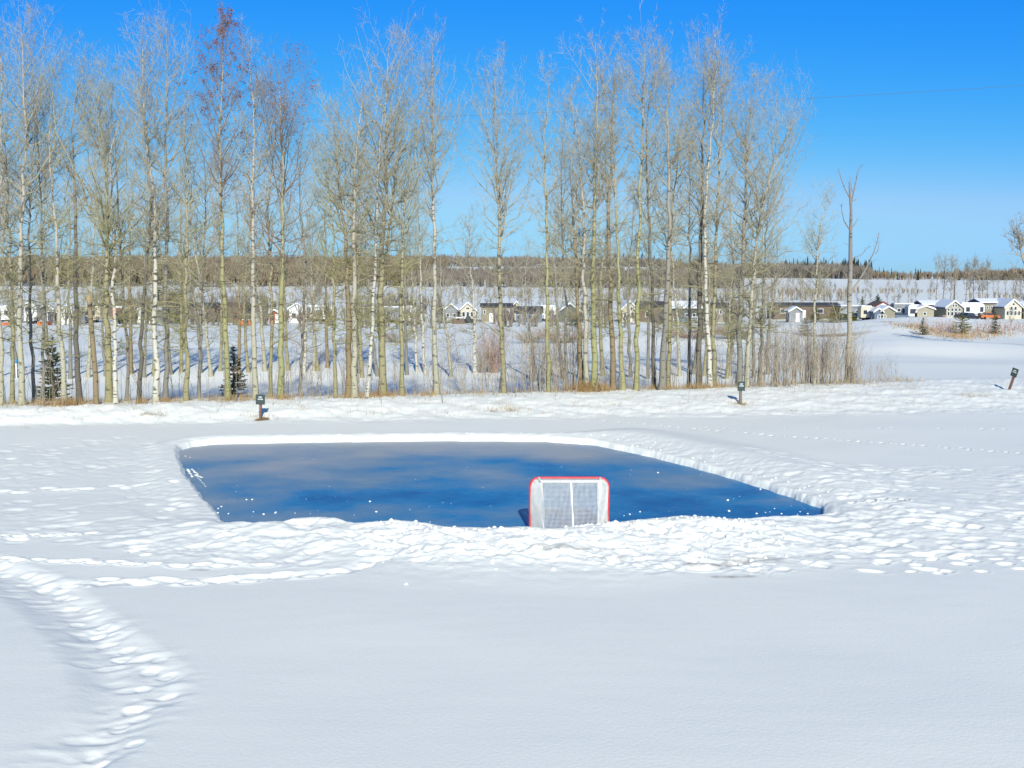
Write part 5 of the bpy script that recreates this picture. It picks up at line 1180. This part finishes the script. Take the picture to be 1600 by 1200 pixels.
# hidden left and centre group, glimpsed between trunks
gable_house('park_cabin', 1105, 1140, 474, 497, 265, 'tan', 'roof_d', 'tan cabin with many windows seen right of the tall cluster', depth=7, eave=.78, facing='side', wins=((.15, .55, .09, .2), (.35, .55, .09, .2), (.6, .55, .09, .2), (.82, .55, .09, .2)), grp=GP, snow=False)
gable_house('park_cabin', 1050, 1096, 473, 499, 262, 'darkw', 'roof_d', 'dark cabin with a white railed porch behind the tall cluster', depth=7, eave=.68, wins=((.25, .35, .1, .2), (.5, .35, .1, .2), (.75, .35, .1, .2)), porch=True, facing='side', grp=GP)
gable_house('park_cabin', 998, 1042, 472, 498, 264, 'brownw', 'roof_d', 'dark brown cabin behind the stout grey leaner', depth=7, eave=.7, wins=((.3, .4, .12, .25),), facing='side', grp=GP, snow=False)
gable_house('glass_gable_cabin', 972, 996, 471, 497, 260, 'cream', 'roof_d', 'cream cabin front with white window bars left of the yellow straight aspen', depth=7, eave=.64, wins=((.18, .35, .14, .25), (.42, .35, .14, .25), (.66, .35, .14, .25), (.42, .66, .12, .12), (.6, .66, .12, .12)), grp=GP)
gable_house('park_cabin', 868, 912, 474, 499, 262, 'darkw', 'roof_d', 'dark green-grey cabin with a snowy sloped roof by the tight clump', depth=8, eave=.45, grp=GP)
trailer(843, 868, 478, 498, 266, 'white_p', 'white trailer right of the low blue-grey cabin', nose=-1, wins=((.5, .6, .2, .2), (.8, .6, .12, .2)), grp=GP)
gable_house('low_cabin', 806, 847, 480, 498, 256, 'bluegrey', 'roof_d', 'low blue-grey cabin with a black curved-looking roof', depth=7, eave=.62, facing='side', wins=((.12, .34, .14, .3), (.75, .34, .2, .28)), snow=False, grp=GP)
gable_house('glass_gable_cabin', 796, 818, 471, 494, 268, 'cream', 'roof_d', 'cream gable peeking over the low blue-grey cabin', depth=7, eave=.6, wins=((.35, .62, .14, .14), (.62, .62, .14, .14)), grp=GP)
gable_house('long_cabin', 752, 804, 475, 499, 266, 'tan', 'roof_d', 'long grey-tan cabin behind the lone olive aspen', depth=7, eave=.84, facing='side', wins=((.1, .55, .05, .18), (.8, .55, .06, .2)), door=.3, grp=GP, snow=False)
gable_house('glass_gable_cabin', 718, 744, 473, 500, 258, 'cream', 'roof_d', 'cream gabled cabin with a railed porch left of the lone aspen', depth=7, eave=.62, wins=((.25, .42, .14, .22), (.5, .42, .14, .22), (.75, .42, .14, .22), (.5, .72, .2, .08)), porch=True, grp=GP)
gable_house('porch_cabin', 692, 718, 475, 500, 262, 'greyw', 'roof_b', 'grey cabin with a brown arch-roofed porch right of the tall pale aspen', depth=7, eave=.62, wins=((.3, .35, .15, .25), (.7, .35, .15, .25)), porch=True, grp=GP)
trailer(627, 650, 479, 501, 255, 'white_p', 'white box trailer seen right of the small olive aspen', nose=1, wins=((.35, .6, .12, .2),), grp=GP)
trailer(596, 624, 480, 502, 262, 'greyw', 'grey trailer behind the tallest poplar', nose=-1, wins=((.4, .6, .2, .2),), grp=GP)
trailer(482, 520, 478, 502, 262, 'white_p', 'white trailer with an awning left of the double trunk', nose=1, wins=((.2, .6, .1, .2), (.5, .6, .14, .2)), door=.36, awning=True, grp=GP)
gable_house('trailer_annex', 452, 477, 474, 503, 256, 'white_p', 'bluegrey', 'white trailer annex with a blue-grey end by the back-row birch', depth=5, eave=.74, wins=((.3, .35, .25, .25), (.7, .4, .2, .2)), grp=GP)
gable_house('shed', 421, 437, 484, 504, 250, 'red', 'roof_d', 'red shed with white trim left of the yellow-green poplar', 'shed', depth=4, eave=.76, door=.75, grp=GP)
gable_house('park_cabin', 344, 384, 474, 501, 258, 'brownw', 'roof_b', 'reddish brown cabin behind the leafy poplar', depth=6, eave=.74, facing='side', wins=((.6, .4, .12, .25),), grp=GP, trim='red', snow=False)
gable_house('park_cabin', 296, 336, 474, 502, 262, 'brownw', 'roof_d', 'brown cabin with a white corner post left of the leafy poplar', depth=6, eave=.78, facing='side', wins=((.3, .45, .1, .2), (.7, .45, .1, .2)), grp=GP, snow=False)
gable_house('porch_cabin', 212, 244, 478, 503, 258, 'white_p', 'roof_d', 'white cabin with a dark porch opening by the white birch', depth=6, eave=.7, wins=((.4, .4, .1, .35), (.7, .4, .14, .35)), grp=GP)
trailer(176, 204, 480, 502, 262, 'white_p', 'white trailer with a red rear behind the olive aspen', nose=-1, wins=((.5, .6, .15, .2),), end_panel='red', grp=GP)
trailer(124, 160, 479, 502, 260, 'cream', 'cream trailer behind the broken snag', nose=1, wins=((.3, .6, .12, .2), (.6, .6, .12, .2)), grp=GP)
gable_house('shed', 93, 120, 477, 504, 250, 'white_p', 'roof_d', 'white gabled shed left of the dark straight trunk', 'shed', depth=5, eave=.66, door=.55, grp=GP)
gable_house('carport', 58, 88, 475, 502, 256, 'greyw', 'roof_d', 'grey gabled carport with a black opening near the left edge', 'carport', depth=6, eave=.62, wins=((.72, .36, .3, .5),), grp=GP)
trailer(38, 58, 474, 503, 254, 'white_p', 'tall white trailer near the left edge', nose=1, wins=((.3, .7, .3, .15),), grp=GP)
trailer(-10, 30, 478, 503, 260, 'white_p', 'white trailer cut by the left photo edge', nose=1, wins=((.5, .6, .1, .2), (.7, .6, .1, .2)), grp=GP)
# covered piles
def tarp_pile(px0, px1, pt, pb, D, m_, label):
    cx, z, w, h = frame_of(px0, px1, pt, pb, D); root = empty('covered_pile', (cx, D, z)); tag(root, label, 'covered pile')
    g = np.random.default_rng(int(px0) + 3); n = 9; prof = [(-w / 2, -.1)] + [(-w / 2 + w * i / n, h * (.8 + .2 * math.sin(i * 1.1)) * (.75 if i in (0, n) else 1)) for i in range(n + 1)] + [(w / 2, -.1)]
    MB().prism(prof, 0, 1.6).build('tarp', M[m_], root)
    MB().prism([(-w * .35, h * .98), (w * .35, h * .98), (w * .3, h * 1.15), (-w * .3, h * 1.12)], .1, 1.5).build('snow_cap', M['snowcap'], root)
tarp_pile(3, 16, 503.5, 508, 240, 'orange', 'bright orange covered pile at the far left')
tarp_pile(58, 75, 502, 508, 240, 'orange', 'orange and brown covered pile under the grey carport')
tarp_pile(375, 392, 500, 507, 240, 'orange', 'orange covered pile right of the leafy poplar')
tarp_pile(706, 726, 497, 503, 246, 'roof_b', 'red-brown covered pile below the cream gabled cabin')
# vehicles
def car(px, pb, D, L_, m_, label, rz=0.0, pick=False):
    p = on_plane_y(px, pb, D); z = gz(p[0], D); root = empty('parked_car', (p[0], D, z), rz); tag(root, label, 'car'); l = L_ / 2
    body = [(-l, .35), (l, .35), (l, .75), (l - .25, .92), (l * .45, .98), (-l + .1, 1.0), (-l, .8)]
    MB().prism(body, 0, 1.75).build('body', M[m_], root)
    MB().prism([(-l * .75, 1.0), (l * .42, .97), (l * .18, 1.45), (-l * .55, 1.48)], .12, 1.63).build('cabin_glass', M['glass'], root)
    MB().prism([(-l * .56, 1.483), (l * .19, 1.453), (l * .12, 1.54), (-l * .5, 1.56)], .14, 1.6).build('roof', M[m_], root)
    for s in (-.6, .6):
        m = MB(); wheel(m, l * s, -.03, .33, .2); wheel(m, l * s, 1.58, .33, .2); m.build('wheel', M['rubber'], root)
    for y in (.15, 1.4): MB().box(l - .02, l + .01, y, y + .25, .62, .74).build('headlight', M['white_p'], root)
car(1510, 497, 256, 4.3, 'carblack', 'dark car parked in front of the white trailer with raised nose')
car(1548, 496, 256, 4.2, 'orange', 'orange-red car parked beside the rightmost cabins')
car(1520, 498, 252, 3.6, 'carblack', 'second dark car, nearer the pine, half sunk in snow', .2)
car(1408, 499, 257, 3.9, 'bluegrey', 'blue-grey car in the shade of the large grey trailer')
car(1070, 501, 250, 3.2, 'bluep', 'bright blue vehicle beside the white railed porch')
car(733, 500, 248, 2.2, 'carblack', 'tiny dark vehicle right of the red-brown pile')
# red barrel and white chair by the beige cabin
p = on_plane_y(1475, 498, 250); z = gz(p[0], 250)
rt = empty('barrel', (p[0], 250, z)); tag(rt, 'dark red barrel on the snow left of the glass-gabled cabin', 'barrel')
MB().path([(0, 0, 0), (0, 0, .15), (0, 0, .5), (0, 0, .85), (0, 0, 1.0)], [.36, .4, .42, .4, .36], 14).build('body', M['red'], rt, True)
MB().path([(0, 0, 1.0), (0, 0, 1.05)], [.38, .38], 14).build('lid', M['snowcap'], rt)
# red pennant flag-pole posts behind
mb = MB()
def pole(px, pt, pb, D, label):
    cx, z, w, h = frame_of(px - .5, px + .5, pt, pb, D); rt = empty('utility_pole', (cx, D, z)); tag(rt, label, 'pole')
    MB().path([(0, 0, -.3), (0, 0, h)], [.14, .11], 8).build('shaft', M['dark'], rt); MB().box(-.5, .5, -.06, .06, h - .7, h - .55).build('crossarm', M['dark'], rt)
pole(1491, 434, 475, 290, 'dark wooden pole standing among the slim trees behind the beige cabin')
pole(1403, 460, 478, 290, 'short dark pole behind the large grey and white trailer')

# overhead wire
pts = []
for px, py in [(-400, 205), (100, 199), (480, 190), (800, 178), (1000, 169), (1200, 157.5), (1400, 146), (1600, 133.5), (1900, 112), (2400, 75)]:
    pts.append(tuple(on_plane_y(px, py, 70)))
tag(MB().path(pts, .009, 5).build('overhead_wire', M['wire']), 'single thin overhead wire crossing the sky', 'wire')
